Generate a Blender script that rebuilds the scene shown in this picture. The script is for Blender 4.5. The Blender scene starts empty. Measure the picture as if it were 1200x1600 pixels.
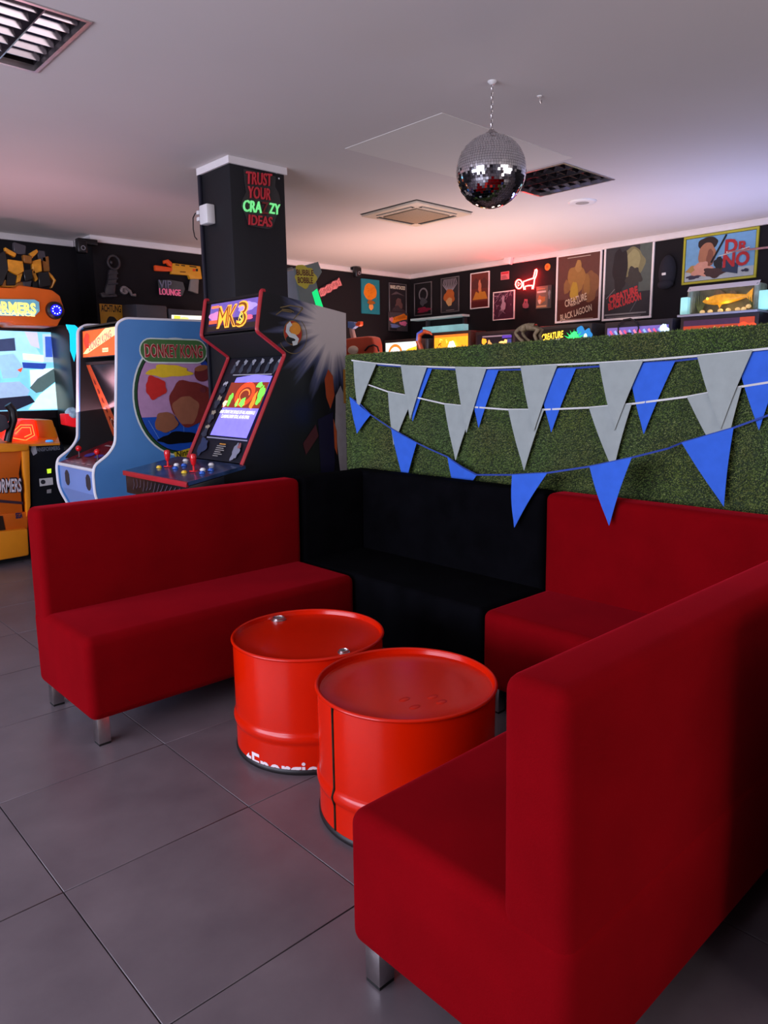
import bpy, bmesh, math, random
import numpy as np
from mathutils import Vector, Matrix
random.seed(7); rng = np.random.default_rng(7)
PI = math.pi
SC = bpy.context.scene
COL = SC.collection

# ------------------------------------------------------------------ camera
F_PX, CAM_H = 1149.78, 1.385
RM = np.array([[0.7324563, -0.6807078, -0.0120271], [-0.1279163, -0.1202467, -0.9844685], [0.6686891, 0.7226186, -0.1751491]])
cam_data = bpy.data.cameras.new('camera')
cam_data.sensor_fit = 'HORIZONTAL'; cam_data.sensor_width = 36.0; cam_data.lens = F_PX * 36.0 / 1200.0
cam_data.clip_start = 0.02; cam_data.clip_end = 60
cam = bpy.data.objects.new('camera', cam_data); COL.objects.link(cam)
mw = Matrix.Identity(4)
for i in range(3):
    mw[i][0] = RM[0][i]; mw[i][1] = -RM[1][i]; mw[i][2] = -RM[2][i]
mw[2][3] = CAM_H
cam.matrix_world = mw
SC.camera = cam
# ------------------------------------------------------------------ world, lights, exposure
world = bpy.data.worlds.new('world'); SC.world = world; world.use_nodes = True
world.node_tree.nodes['Background'].inputs[0].default_value = (0.55, 0.6, 0.75, 1)
world.node_tree.nodes['Background'].inputs[1].default_value = 0.35
SC.view_settings.view_transform = 'Standard'; SC.view_settings.look = 'None'
SC.view_settings.exposure = 0.2; SC.view_settings.gamma = 1.0; SC.view_settings.use_curve_mapping = False

def area(name, loc, direction, sx, sy, power, color, spread=180):
    d = bpy.data.lights.new(name, 'AREA'); d.shape = 'RECTANGLE'; d.size = sx; d.size_y = sy
    d.energy = power; d.color = color; d.spread = math.radians(spread)
    o = bpy.data.objects.new(name, d); COL.objects.link(o); o.location = loc
    o.rotation_euler = Vector(direction).to_track_quat('-Z', 'Y').to_euler()
    return o
def point(name, loc, power, color, r=0.05):
    d = bpy.data.lights.new(name, 'POINT'); d.energy = power; d.color = color; d.shadow_soft_size = r
    o = bpy.data.objects.new(name, d); COL.objects.link(o); o.location = loc
    return o
# daylight through the shop windows at the left, then a front fill
area('window_light_left', (-3.3, 2.6, 1.55), (1, 0.05, 0.30), 4.6, 1.7, 335, (0.78, 0.79, 1.0))
area('window_light_front', (2.5, -3.3, 1.55), (0.08, 1, 0.6), 4.6, 1.7, 105, (1.0, 0.88, 0.88))  # unseen front light, added and tilted up to brighten the ceiling
# warm game lights shining up from the pinball tables, then two unseen uplights
area('playfield_glow_warm', (5.6, 5.6, 1.05), (0.25, 0.1, 1), 1.4, 1.4, 40, (1.0, 0.58, 0.50))
area('playfield_glow_middle', (5.6, 4.2, 1.05), (0.25, 0, 1), 1.0, 1.0, 20, (1.0, 0.74, 0.62))
area('playfield_glow_blue', (6.0, 2.4, 1.15), (0.25, 0.1, 1), 1.0, 0.9, 26, (0.42, 0.50, 1.0))  # unseen blue LED lamp, inferred from the bluish ceiling above
area('playfield_glow_left', (1.9, 5.75, 1.2), (-0.1, -0.1, 1), 0.9, 0.4, 9, (1.0, 0.5, 0.62))  # unseen pink uplight before the shooter, added to tint the left ceiling

def px_z(x, y, z):
    d = RM.T @ np.array([(x - 600) / F_PX, (y - 800) / F_PX, 1.0]); s = (z - CAM_H) / d[2]; return Vector((d[0] * s, d[1] * s, z))
def px_x(x, y, X0):
    d = RM.T @ np.array([(x - 600) / F_PX, (y - 800) / F_PX, 1.0]); s = X0 / d[0]; return Vector((X0, d[1] * s, CAM_H + d[2] * s))
def px_y(x, y, Y0):
    d = RM.T @ np.array([(x - 600) / F_PX, (y - 800) / F_PX, 1.0]); s = Y0 / d[1]; return Vector((d[0] * s, Y0, CAM_H + d[2] * s))

# ------------------------------------------------------------------ materials
def lin(c):
    return tuple(((v / 255.0) / 12.92 if v / 255.0 <= 0.04045 else ((v / 255.0 + 0.055) / 1.055) ** 2.4) for v in c)
_mc = {}
def mat(name, rgb, rough=0.5, metal=0.0, emit=0.0, var=0.12, scale=6.0, bump=0.0, bscale=120.0, spec=0.5, sheen=0.0, ecol=None, alpha=1.0):
    """principled material, colour broken up by a noise texture in object space"""
    if name in _mc: return _mc[name]
    m = bpy.data.materials.new(name); m.use_nodes = True; nt = m.node_tree; b = nt.nodes['Principled BSDF']
    tc = nt.nodes.new('ShaderNodeTexCoord')
    n = nt.nodes.new('ShaderNodeTexNoise'); n.inputs['Scale'].default_value = scale; n.inputs['Detail'].default_value = 3
    nt.links.new(tc.outputs['Object'], n.inputs['Vector'])
    r = nt.nodes.new('ShaderNodeValToRGB')
    c = lin(rgb)
    r.color_ramp.elements[0].position = 0.3; r.color_ramp.elements[1].position = 0.7
    r.color_ramp.elements[0].color = tuple(v * (1 - var) for v in c) + (1,); r.color_ramp.elements[1].color = tuple(min(1, v * (1 + var)) for v in c) + (1,)
    nt.links.new(n.outputs['Fac'], r.inputs['Fac']); nt.links.new(r.outputs['Color'], b.inputs['Base Color'])
    b.inputs['Roughness'].default_value = rough; b.inputs['Metallic'].default_value = metal
    b.inputs['Specular IOR Level'].default_value = spec
    if sheen: b.inputs['Sheen Weight'].default_value = sheen; b.inputs['Sheen Roughness'].default_value = 0.4
    if emit:
        if ecol: b.inputs['Emission Color'].default_value = lin(ecol) + (1,)
        else: nt.links.new(r.outputs['Color'], b.inputs['Emission Color'])
        b.inputs['Emission Strength'].default_value = emit
    if bump:
        n2 = nt.nodes.new('ShaderNodeTexNoise'); n2.inputs['Scale'].default_value = bscale; n2.inputs['Detail'].default_value = 2
        nt.links.new(tc.outputs['Object'], n2.inputs['Vector'])
        bp = nt.nodes.new('ShaderNodeBump'); bp.inputs['Strength'].default_value = bump; bp.inputs['Distance'].default_value = 0.002
        nt.links.new(n2.outputs['Fac'], bp.inputs['Height']); nt.links.new(bp.outputs['Normal'], b.inputs['Normal'])
    if alpha < 1: b.inputs['Alpha'].default_value = alpha
    _mc[name] = m
    return m
def ink(rgb, emit=0.0):
    """flat printed colour (emit: back-lit print or screen)"""
    return mat('print_%02x%02x%02x_%d' % (rgb[0], rgb[1], rgb[2], int(emit * 100)), rgb, rough=0.45, emit=emit, var=0.06, scale=25, spec=0.3)
def clear(name, tint, gloss=0.12):
    if name in _mc: return _mc[name]
    m = bpy.data.materials.new(name); m.use_nodes = True; nt = m.node_tree; nt.nodes.remove(nt.nodes['Principled BSDF'])
    out = nt.nodes['Material Output']
    t = nt.nodes.new('ShaderNodeBsdfTransparent'); t.inputs[0].default_value = tint + (1,)
    g = nt.nodes.new('ShaderNodeBsdfGlossy'); g.inputs['Roughness'].default_value = 0.05
    f = nt.nodes.new('ShaderNodeFresnel'); f.inputs['IOR'].default_value = 1.35
    mx = nt.nodes.new('ShaderNodeMixShader')
    nt.links.new(f.outputs[0], mx.inputs[0]); nt.links.new(t.outputs[0], mx.inputs[1]); nt.links.new(g.outputs[0], mx.inputs[2])
    nt.links.new(mx.outputs[0], out.inputs['Surface'])
    _mc[name] = m
    return m
M_FABRIC = mat('red_upholstery', (116, 3, 10), rough=0.95, var=0.10, scale=5, bump=0.25, bscale=420, spec=0.03)
_b = M_FABRIC.node_tree.nodes['Principled BSDF']; _b.inputs['Sheen Weight'].default_value = 0.45; _b.inputs['Sheen Roughness'].default_value = 0.35; _b.inputs['Sheen Tint'].default_value = (0.66, 0.015, 0.035, 1)
M_BLACKFAB = mat('black_upholstery', (7, 7, 10), rough=0.95, var=0.3, scale=8, bump=0.3, bscale=420, spec=0.03)
M_CHROME = mat('brushed_chrome', (196, 190, 190), rough=0.28, metal=1.0, var=0.06, scale=30)
M_PAD = mat('black_rubber_pad', (12, 12, 13), rough=0.7)
M_DRUM = mat('red_drum_paint', (202, 26, 0), rough=0.22, var=0.05, scale=4, bump=0.05, bscale=30, spec=0.28)
M_DRUMBASE = mat('black_drum_base', (18, 12, 14), rough=0.5)
M_WALL = mat('black_wall_paint', (21, 18, 22), rough=0.75, var=0.15, scale=2.0, bump=0.1, bscale=200, spec=0.25)
M_WALLF = mat('grey_wall_paint', (120, 116, 122), rough=0.8, var=0.08, scale=2.0)
M_COLUMN = mat('column_black_paint', (22, 22, 26), rough=0.6, var=0.1, scale=3.0, spec=0.35)
M_CEIL = mat('ceiling_paint', (214, 208, 204), rough=0.9, var=0.02, scale=1.2, bump=0.06, bscale=300, spec=0.1)
M_CEILP = mat('ceiling_panel_paint', (226, 222, 214), rough=0.9, var=0.01, scale=1.2, spec=0.1)  # ceiling colour made paler to stand in for a patch of light
M_TRIM = mat('white_cornice', (224, 218, 216), rough=0.6, var=0.04, scale=5)
M_WHITE = mat('white_plastic', (222, 220, 218), rough=0.4, var=0.04)
M_CREAM = mat('cream_plastic', (214, 200, 180), rough=0.45, var=0.05)
M_BLACK = mat('black_laminate', (17, 17, 20), rough=0.35, var=0.2, scale=20)
M_BLACKM = mat('black_matt', (14, 13, 15), rough=0.8, var=0.2, scale=20)
M_DARKGREY = mat('dark_grey_metal', (58, 58, 64), rough=0.45, var=0.1)
M_GREY = mat('grey_laminate', (128, 130, 136), rough=0.5, var=0.06)
M_MIRROR = mat('mirror_glass', (235, 235, 238), rough=0.04, metal=1.0, var=0.01)
M_LOUVRE = mat('polished_louvre', (150, 142, 150), rough=0.16, metal=1.0, var=0.04, scale=20)
M_HOUSING = mat('lamp_housing', (30, 24, 28), rough=0.35, metal=0.4)
M_REDMOULD = mat('red_edge_moulding', (170, 34, 44), rough=0.35, var=0.06)
M_WHITEMOULD = mat('white_edge_moulding', (226, 226, 230), rough=0.35, var=0.04)
M_DKBLUE = mat('blue_cabinet_laminate', (80, 138, 198), rough=0.42, var=0.05, scale=3)
M_DKBLUE2 = mat('pale_blue_front', (116, 146, 206), rough=0.4, var=0.05, scale=3)
M_REDPLAS = mat('red_gloss_plastic', (208, 22, 28), rough=0.2, var=0.04)
M_BLUEPLAS = mat('blue_gloss_plastic', (40, 92, 190), rough=0.2, var=0.04)
M_YELPLAS = mat('yellow_gloss_plastic', (222, 186, 40), rough=0.25, var=0.04)
M_ORANGE = mat('orange_moulded_plastic', (206, 96, 16), rough=0.4, var=0.08, scale=4)
M_ORANGE2 = mat('amber_moulded_plastic', (226, 138, 22), rough=0.4, var=0.08, scale=4)
M_TEAL = mat('teal_lit_plastic', (150, 214, 206), rough=0.35, emit=0.35, var=0.08)
M_TURFBASE = mat('turf_backing', (38, 52, 26), rough=0.95, var=0.35, scale=60)
M_STRING_W = mat('white_ribbon', (206, 208, 206), rough=0.8)
M_STRING_B = mat('blue_ribbon', (36, 64, 150), rough=0.8)
M_FLAG_W = mat('white_felt', (156, 166, 162), rough=0.9, var=0.05, scale=20, bump=0.2, bscale=500, spec=0.15)
M_FLAG_B = mat('blue_felt', (56, 104, 212), rough=0.9, var=0.06, scale=20, bump=0.2, bscale=500, spec=0.15)
M_NEONRED = mat('lit_red_neon', (255, 60, 50), emit=42.0, ecol=(255, 44, 40), var=0.0)
M_GLASSDARK = mat('dark_screen_glass', (20, 22, 26), rough=0.2, var=0.2, spec=0.3)
M_ACRYL = clear('clear_acrylic', (0.93, 0.96, 0.95))
M_GLASS = clear('window_glass', (0.97, 0.98, 0.99))
M_REDCLEAR = mat('red_lit_acrylic', (255, 42, 24), rough=0.2, emit=1.3, var=0.1, scale=12)

# turf blades: green broken up by fine noise
def turf_material():
    m = bpy.data.materials.new('artificial_turf_blades'); m.use_nodes = True; nt = m.node_tree; b = nt.nodes['Principled BSDF']
    tc = nt.nodes.new('ShaderNodeTexCoord')
    n1 = nt.nodes.new('ShaderNodeTexNoise'); n1.inputs['Scale'].default_value = 160; n1.inputs['Detail'].default_value = 2
    n2 = nt.nodes.new('ShaderNodeTexNoise'); n2.inputs['Scale'].default_value = 4; n2.inputs['Detail'].default_value = 3
    nt.links.new(tc.outputs['Object'], n1.inputs['Vector']); nt.links.new(tc.outputs['Object'], n2.inputs['Vector'])
    r = nt.nodes.new('ShaderNodeValToRGB'); e = r.color_ramp.elements
    e[0].position = 0.28; e[0].color = lin((70, 94, 46)) + (1,); e[1].position = 0.72; e[1].color = lin((172, 186, 120)) + (1,)
    k = r.color_ramp.elements.new(0.5); k.color = lin((120, 146, 76)) + (1,)
    nt.links.new(n1.outputs['Fac'], r.inputs['Fac'])
    mx = nt.nodes.new('ShaderNodeMixRGB'); mx.blend_type = 'MULTIPLY'; mx.inputs['Fac'].default_value = 0.5
    nt.links.new(r.outputs['Color'], mx.inputs['Color1']); nt.links.new(n2.outputs['Color'], mx.inputs['Color2'])
    nt.links.new(mx.outputs['Color'], b.inputs['Base Color'])
    b.inputs['Roughness'].default_value = 0.75; b.inputs['Specular IOR Level'].default_value = 0.2
    return m
M_TURF = turf_material()
def tile_material():
    m = bpy.data.materials.new('porcelain_tile'); m.use_nodes = True; nt = m.node_tree; b = nt.nodes['Principled BSDF']
    tc = nt.nodes.new('ShaderNodeTexCoord'); oi = nt.nodes.new('ShaderNodeObjectInfo')
    ad = nt.nodes.new('ShaderNodeVectorMath'); ad.operation = 'ADD'
    cx = nt.nodes.new('ShaderNodeCombineXYZ')
    ml = nt.nodes.new('ShaderNodeMath'); ml.operation = 'MULTIPLY'; ml.inputs[1].default_value = 37.0
    nt.links.new(oi.outputs['Random'], ml.inputs[0]); nt.links.new(ml.outputs[0], cx.inputs[0]); nt.links.new(ml.outputs[0], cx.inputs[1])
    nt.links.new(tc.outputs['Object'], ad.inputs[0]); nt.links.new(cx.outputs[0], ad.inputs[1])
    n = nt.nodes.new('ShaderNodeTexNoise'); n.inputs['Scale'].default_value = 3.2; n.inputs['Detail'].default_value = 6; n.inputs['Roughness'].default_value = 0.62
    nt.links.new(ad.outputs[0], n.inputs['Vector'])
    r = nt.nodes.new('ShaderNodeValToRGB'); e = r.color_ramp.elements
    e[0].position = 0.3; e[0].color = lin((88, 80, 85)) + (1,); e[1].position = 0.72; e[1].color = lin((107, 98, 102)) + (1,)
    nt.links.new(n.outputs['Fac'], r.inputs['Fac']); nt.links.new(r.outputs['Color'], b.inputs['Base Color'])
    mr = nt.nodes.new('ShaderNodeMapRange'); mr.inputs['To Min'].default_value = 0.30; mr.inputs['To Max'].default_value = 0.42
    nt.links.new(n.outputs['Fac'], mr.inputs['Value']); nt.links.new(mr.outputs[0], b.inputs['Roughness'])
    return m
M_TILE = tile_material()
M_GROUT = mat('dark_grout', (26, 22, 26), rough=0.9)

# ------------------------------------------------------------------ mesh helpers
class MB:
    """collects verts/faces of ONE mesh object"""
    def __init__(s): s.v = []; s.f = []; s.mi = []; s.mats = []
    def mindex(s, m):
        if m not in s.mats: s.mats.append(m)
        return s.mats.index(m)
    def add(s, vs, fs, m=None):
        o = len(s.v); s.v += [tuple(x) for x in vs]
        k = s.mindex(m) if m else 0
        for f in fs: s.f.append(tuple(i + o for i in f)); s.mi.append(k)
        return s
    def box(s, a, b, m=None):
        x0, y0, z0 = a; x1, y1, z1 = b
        return s.add([(x0, y0, z0), (x1, y0, z0), (x1, y1, z0), (x0, y1, z0), (x0, y0, z1), (x1, y0, z1), (x1, y1, z1), (x0, y1, z1)],
                     [(0, 3, 2, 1), (4, 5, 6, 7), (0, 1, 5, 4), (1, 2, 6, 5), (2, 3, 7, 6), (3, 0, 4, 7)], m)
    def prism(s, poly, ext, m=None):
        """poly: 3D points, ext: extrusion vector"""
        n = len(poly); p = [Vector(q) for q in poly]; e = Vector(ext)
        vs = p + [q + e for q in p]
        fs = [tuple(range(n))[::-1], tuple(range(n, 2 * n))] + [(i, (i + 1) % n, n + (i + 1) % n, n + i) for i in range(n)]
        return s.add(vs, fs, m)
    def lathe(s, prof, seg=48, c=(0, 0, 0), m=None, axis='z', cap=True):
        vs = []; fs = []
        n = len(prof)
        for k in range(seg):
            a = 2 * PI * k / seg
            for r, h in prof:
                q = (r * math.cos(a), r * math.sin(a), h)
                if axis == 'y': q = (q[0], q[2], q[1])
                if axis == 'x': q = (q[2], q[0], q[1])
                vs.append((q[0] + c[0], q[1] + c[1], q[2] + c[2]))
        for k in range(seg):
            k2 = (k + 1) % seg
            for i in range(n - 1): fs.append((k * n + i, k2 * n + i, k2 * n + i + 1, k * n + i + 1))
        if cap and prof[0][0] > 2e-4: fs.append(tuple(k * n for k in range(seg))[::-1])
        if cap and prof[-1][0] > 2e-4: fs.append(tuple(k * n + n - 1 for k in range(seg)))
        return s.add(vs, fs, m)
    def tube(s, path, r, seg=8, m=None, closed=False):
        P = [Vector(q) for q in path]; n = len(P); vs = []; fs = []
        up = Vector((0, 0, 1)); prev = None
        for i in range(n):
            if closed: t = P[(i + 1) % n] - P[i - 1]
            else: t = P[min(i + 1, n - 1)] - P[max(i - 1, 0)]
            t.normalize()
            if prev is None:
                a = t.cross(up) if abs(t.dot(up)) < 0.95 else t.cross(Vector((1, 0, 0)))
            else: a = prev - t * prev.dot(t)
            a.normalize(); prev = a; b = t.cross(a)
            rr = r[i] if isinstance(r, (list, tuple)) else r
            for k in range(seg):
                w = 2 * PI * k / seg; vs.append(P[i] + a * (rr * math.cos(w)) + b * (rr * math.sin(w)))
        for i in range(n if closed else n - 1):
            j = (i + 1) % n
            for k in range(seg): fs.append((i * seg + k, i * seg + (k + 1) % seg, j * seg + (k + 1) % seg, j * seg + k))
        if not closed: fs += [tuple(range(seg))[::-1], tuple(range((n - 1) * seg, n * seg))]
        return s.add(vs, fs, m)
    def ball(s, c, r, seg=16, rings=10, m=None, sc=(1, 1, 1)):
        prof = [(math.sin(PI * i / rings) * r, -math.cos(PI * i / rings) * r) for i in range(rings + 1)]
        prof[0] = (1e-5, -r); prof[-1] = (1e-5, r)
        o = len(s.v); s.lathe(prof, seg, (0, 0, 0), m)
        for i in range(o, len(s.v)):
            x, y, z = s.v[i]; s.v[i] = (x * sc[0] + c[0], y * sc[1] + c[1], z * sc[2] + c[2])
        return s
    def build(s, name, m=None, parent=None, bevel=0.0, seg=2, smooth=False, off=None, recalc=True):
        me = bpy.data.meshes.new(name)
        vs = s.v if off is None else [(a - off[0], b - off[1], c - off[2]) for a, b, c in s.v]
        me.from_pydata(vs, [], s.f)
        for q in (s.mats if s.mats else [m]): me.materials.append(q)
        if s.mats: me.polygons.foreach_set('material_index', s.mi)
        if recalc or bevel:
            bm = bmesh.new(); bm.from_mesh(me)
            if recalc: bmesh.ops.recalc_face_normals(bm, faces=bm.faces[:])
            if bevel:
                ed = [e for e in bm.edges if len(e.link_faces) == 2 and e.calc_face_angle(0) > 0.5]
                bmesh.ops.bevel(bm, geom=ed, offset=bevel, segments=seg, profile=0.5, affect='EDGES', clamp_overlap=True)
            bm.to_mesh(me); bm.free()
        if smooth or bevel:
            me.polygons.foreach_set('use_smooth', [True] * len(me.polygons)); me.set_sharp_from_angle(angle=math.radians(40))
        me.update()
        return link(name, me, parent)
def link(name, me, parent=None):
    o = bpy.data.objects.new(name, me); COL.objects.link(o)
    if parent is not None: o.parent = parent
    return o
def tag(o, label=None, cat=None, group=None, kind=None):
    if label: o['label'] = label
    if cat: o['category'] = cat
    if group: o['group'] = group
    if kind: o['kind'] = kind
    return o
def thing(name, label, cat, loc=(0, 0, 0), rotz=0.0, group=None):
    o = bpy.data.objects.new(name, None); COL.objects.link(o); o.empty_display_size = 0.1
    o.location = loc; o.rotation_euler = (0, 0, rotz)
    return tag(o, label, cat, group)
def dup(root, loc, rotz, label=None):
    r = root.copy(); COL.objects.link(r); r.location = loc; r.rotation_euler = (0, 0, rotz)
    if label: r['label'] = label
    for ch in list(root.children):
        c = ch.copy(); COL.objects.link(c); c.parent = r
        for g in ch.children:
            d = g.copy(); COL.objects.link(d); d.parent = c
    return r
def wbox(name, a, b, m, parent=None, bevel=0.0, seg=2, off=None):
    return MB().box(a, b).build(name, m, parent, bevel, seg, off=off)

_tc = {}
def glyphs(body, size=1.0, bold=0.0, shear=0.0, align='LEFT', space=1.0):
    key = (body, bold, shear, space)
    if key not in _tc:
        c = bpy.data.curves.new('lettering', 'FONT'); c.body = body; c.size = 1; c.offset = bold; c.shear = shear; c.space_character = space; c.resolution_u = 3
        o = bpy.data.objects.new('lettering', c); me = bpy.data.meshes.new_from_object(o)
        vs = [(v.co.x, v.co.y) for v in me.vertices]; fs = [tuple(p.vertices) for p in me.polygons]
        bpy.data.objects.remove(o); bpy.data.meshes.remove(me); bpy.data.curves.remove(c)
        _tc[key] = (vs, fs)
    vs, fs = _tc[key]
    x0 = min(v[0] for v in vs); x1 = max(v[0] for v in vs)
    dx = {'LEFT': x0, 'CENTER': (x0 + x1) / 2, 'RIGHT': x1}[align]
    return [((x - dx) * size, y * size) for x, y in vs], fs, (x1 - x0) * size

class Print:
    """a flat print: layers of coloured shapes on a plane (origin o, right u, up v) built as ONE mesh"""
    def __init__(s, o, u, v, step=0.0006):
        s.o = Vector(o); s.u = Vector(u).normalized(); s.v = Vector(v).normalized(); s.n = s.u.cross(s.v); s.mb = MB(); s.step = step; s.k = 1
    def pt(s, a, b): return s.o + s.u * a + s.v * b + s.n * (s.step * s.k)
    def poly(s, pts, m):
        s.mb.add([s.pt(*q) for q in pts], [tuple(range(len(pts)))], m); s.k += 1; return s
    def rect(s, a0, b0, a1, b1, m): return s.poly([(a0, b0), (a1, b0), (a1, b1), (a0, b1)], m)
    def ell(s, a, b, ra, rb, m, rot=0.0, n=28):
        return s.poly([(a + ra * math.cos(t) * math.cos(rot) - rb * math.sin(t) * math.sin(rot), b + ra * math.cos(t) * math.sin(rot) + rb * math.sin(t) * math.cos(rot)) for t in [2 * PI * i / n for i in range(n)]], m)
    def stroke(s, pts, w, m, closed=False):
        P = [Vector((a, b)) for a, b in pts]; n = len(P); L = []; Rr = []
        for i in range(n):
            if closed: t = P[(i + 1) % n] - P[i - 1]
            else: t = P[min(i + 1, n - 1)] - P[max(i - 1, 0)]
            if t.length < 1e-9: t = Vector((1, 0))
            t.normalize(); q = Vector((-t.y, t.x)) * (w / 2); L.append(P[i] + q); Rr.append(P[i] - q)
        vs = [s.pt(q.x, q.y) for q in L] + [s.pt(q.x, q.y) for q in Rr]
        s.mb.add(vs, [(i, (i + 1) % n, n + (i + 1) % n, n + i) for i in range(n if closed else n - 1)], m); s.k += 1; return s
    def text(s, body, a, b, size, m, align='CENTER', rot=0.0, bold=0.0, shear=0.0, width=None, flip=False, sy=1.0):
        vs, fs, w = glyphs(body, size, bold, shear, align)
        k = width / w if width else 1.0
        c, sn = math.cos(rot), math.sin(rot); out = []
        for x, y in vs:
            x *= k; y *= sy
            if flip: x = -x
            out.append(s.pt(a + x * c - y * sn, b + x * sn + y * c))
        s.mb.add(out, fs, m); s.k += 1; return s
    def blob(s, a, b, ra, rb, m, wob=0.15, n=40, seed=0):
        r = random.Random(seed); ph = [r.uniform(0, 6.28) for _ in range(4)]
        pts = []
        for i in range(n):
            t = 2 * PI * i / n; q = 1 + wob * (math.sin(3 * t + ph[0]) * 0.5 + math.sin(5 * t + ph[1]) * 0.35 + math.sin(8 * t + ph[2]) * 0.25)
            pts.append((a + ra * q * math.cos(t), b + rb * q * math.sin(t)))
        return s.poly(pts, m)
    def build(s, name, parent): return s.mb.build(name, None, parent, recalc=False)

def holed(x0, x1, y0, y1, holes):
    xs = sorted({x0, x1, *[h[0] for h in holes], *[h[1] for h in holes]}); ys = sorted({y0, y1, *[h[2] for h in holes], *[h[3] for h in holes]})
    for i in range(len(xs) - 1):
        for j in range(len(ys) - 1):
            cx, cy = (xs[i] + xs[i + 1]) / 2, (ys[j] + ys[j + 1]) / 2
            if not any(h[0] < cx < h[1] and h[2] < cy < h[3] for h in holes): yield xs[i], xs[i + 1], ys[j], ys[j + 1]

# ------------------------------------------------------------------ the room
XL, XR, YF, YB, YB2, ZC = -3.4, 7.24, -3.4, 7.25, 7.65, 2.78
XJ = 2.97
# floor and its tiles (0.6 m, joints where the photo has them)
floor = wbox('floor', (XL - 0.1, YF - 0.1, -0.12), (XR + 0.1, YB2 + 0.1, -0.003), M_GROUT)
tag(floor, 'floor of large grey porcelain tiles with thin dark joints', 'floor', kind='structure')
tm = {}
gx = [0.579 + 0.6 * k for k in range(-7, 12)]; gy = [1.953 + 0.6 * k for k in range(-9, 10)]
gx = [XL] + [g for g in gx if XL + 0.02 < g < XR - 0.02] + [XR]; gy = [YF] + [g for g in gy if YF + 0.02 < g < YB2 - 0.02] + [YB2]
cells = []
for i in range(len(gx) - 1):
    for j in range(len(gy) - 1): cells.append((gx[i], gx[i + 1], gy[j], gy[j + 1]))
for x0, x1, y0, y1 in cells:
    if x0 > XJ and y1 > YB + 0.02: y1 = YB
    if y1 - y0 < 0.03: continue
    w, d = round(x1 - x0, 3), round(y1 - y0, 3)
    if (w, d) not in tm:
        b = MB().box((-w / 2 + 0.0016, -d / 2 + 0.0016, -0.01), (w / 2 - 0.0016, d / 2 - 0.0016, 0.0))
        o = b.build('tile', M_TILE, floor, bevel=0.0012, seg=1); tm[(w, d)] = o.data
    else: o = link('tile', tm[(w, d)], floor)
    o.location = ((x0 + x1) / 2, (y0 + y1) / 2, 0)
# ceiling with two recessed lamp openings
LAMPS = [(4.385, 4.999, 2.963, 3.577), (0.705, 1.319, 3.09, 3.704)]
cb = MB()
for x0, x1, y0, y1 in holed(XL - 0.1, XR + 0.1, YF - 0.1, YB2 + 0.1, LAMPS): cb.box((x0, y0, ZC), (x1, y1, ZC + 0.02))
ceiling = tag(cb.build('ceiling', M_CEIL), 'flat off-white plaster ceiling', 'ceiling', kind='structure')
wbox('plaster_patch', (3.10, 2.86, ZC - 0.002), (4.33, 3.66, ZC + 0.004), M_CEILP, ceiling)  # patch of light on the ceiling, built as a thin paler panel
# walls
def wall(name, a, b, m, label): return tag(wbox(name, a, b, m), label, 'wall', kind='structure')
wall('wall_back', (XJ, YB, 0), (XR + 0.1, YB2 + 0.1, ZC), M_WALL, 'black back wall with small signs and framed posters')
wall('wall_back_recess', (XL - 0.1, YB2, 0), (XJ, YB2 + 0.1, ZC), M_WALL, 'set-back black wall behind the orange shooter cabinet')
wall('wall_right', (XR, YF - 0.1, 0), (XR + 0.1, YB, ZC), M_WALL, 'black wall with film posters above the pinball row')
WIN_L = [(0.3, 2.4, 0.75, 2.35), (2.8, 4.9, 0.75, 2.35)]
WIN_F = [(0.2, 2.3, 0.75, 2.35), (2.7, 4.8, 0.75, 2.35)]  # front windows are added, placed to go with the ceiling fill light
b = MB()
for y0, y1, z0, z1 in holed(YF - 0.1, YB2, 0, ZC, WIN_L): b.box((XL - 0.1, y0, z0), (XL, y1, z1))
tag(b.build('wall_left', M_WALLF), 'grey shopfront wall with two wide windows', 'wall', kind='structure')
b = MB()
for x0, x1, z0, z1 in holed(XL, XR, 0, ZC, WIN_F): b.box((x0, YF - 0.1, z0), (x1, YF, z1))
tag(b.build('wall_front', M_WALLF), 'grey wall with two windows behind the photographer', 'wall', kind='structure')
wn = 0
for side, wins in (('l', WIN_L), ('f', WIN_F)):
    for a0, a1, z0, z1 in wins:
        wn += 1
        t = thing('window_%d' % wn, ('left shopfront window nearer the photographer', 'left shopfront window farther from the photographer', 'front wall window nearer the left corner', 'front wall window nearer the right corner')[wn - 1], 'window', (XL - 0.05, (a0 + a1) / 2, z0) if side == 'l' else ((a0 + a1) / 2, YF - 0.05, z0), PI / 2 if side == 'l' else 0)
        t['kind'] = 'structure'; w = (a1 - a0) / 2; h = z1 - z0
        f = MB(); f.box((-w, -0.04, 0), (w, 0.04, 0.05)); f.box((-w, -0.04, h - 0.05), (w, 0.04, h)); f.box((-w, -0.04, 0.05), (-w + 0.05, 0.04, h - 0.05)); f.box((w - 0.05, -0.04, 0.05), (w, 0.04, h - 0.05)); f.box((-0.025, -0.04, 0.05), (0.025, 0.04, h - 0.05))
        f.build('window_frame', M_DARKGREY, t)
        wbox('pane', (-w + 0.05, -0.004, 0.05), (-0.025, 0.004, h - 0.05), M_GLASS, t); wbox('pane', (0.025, -0.004, 0.05), (w - 0.05, 0.004, h - 0.05), M_GLASS, t)
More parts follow.
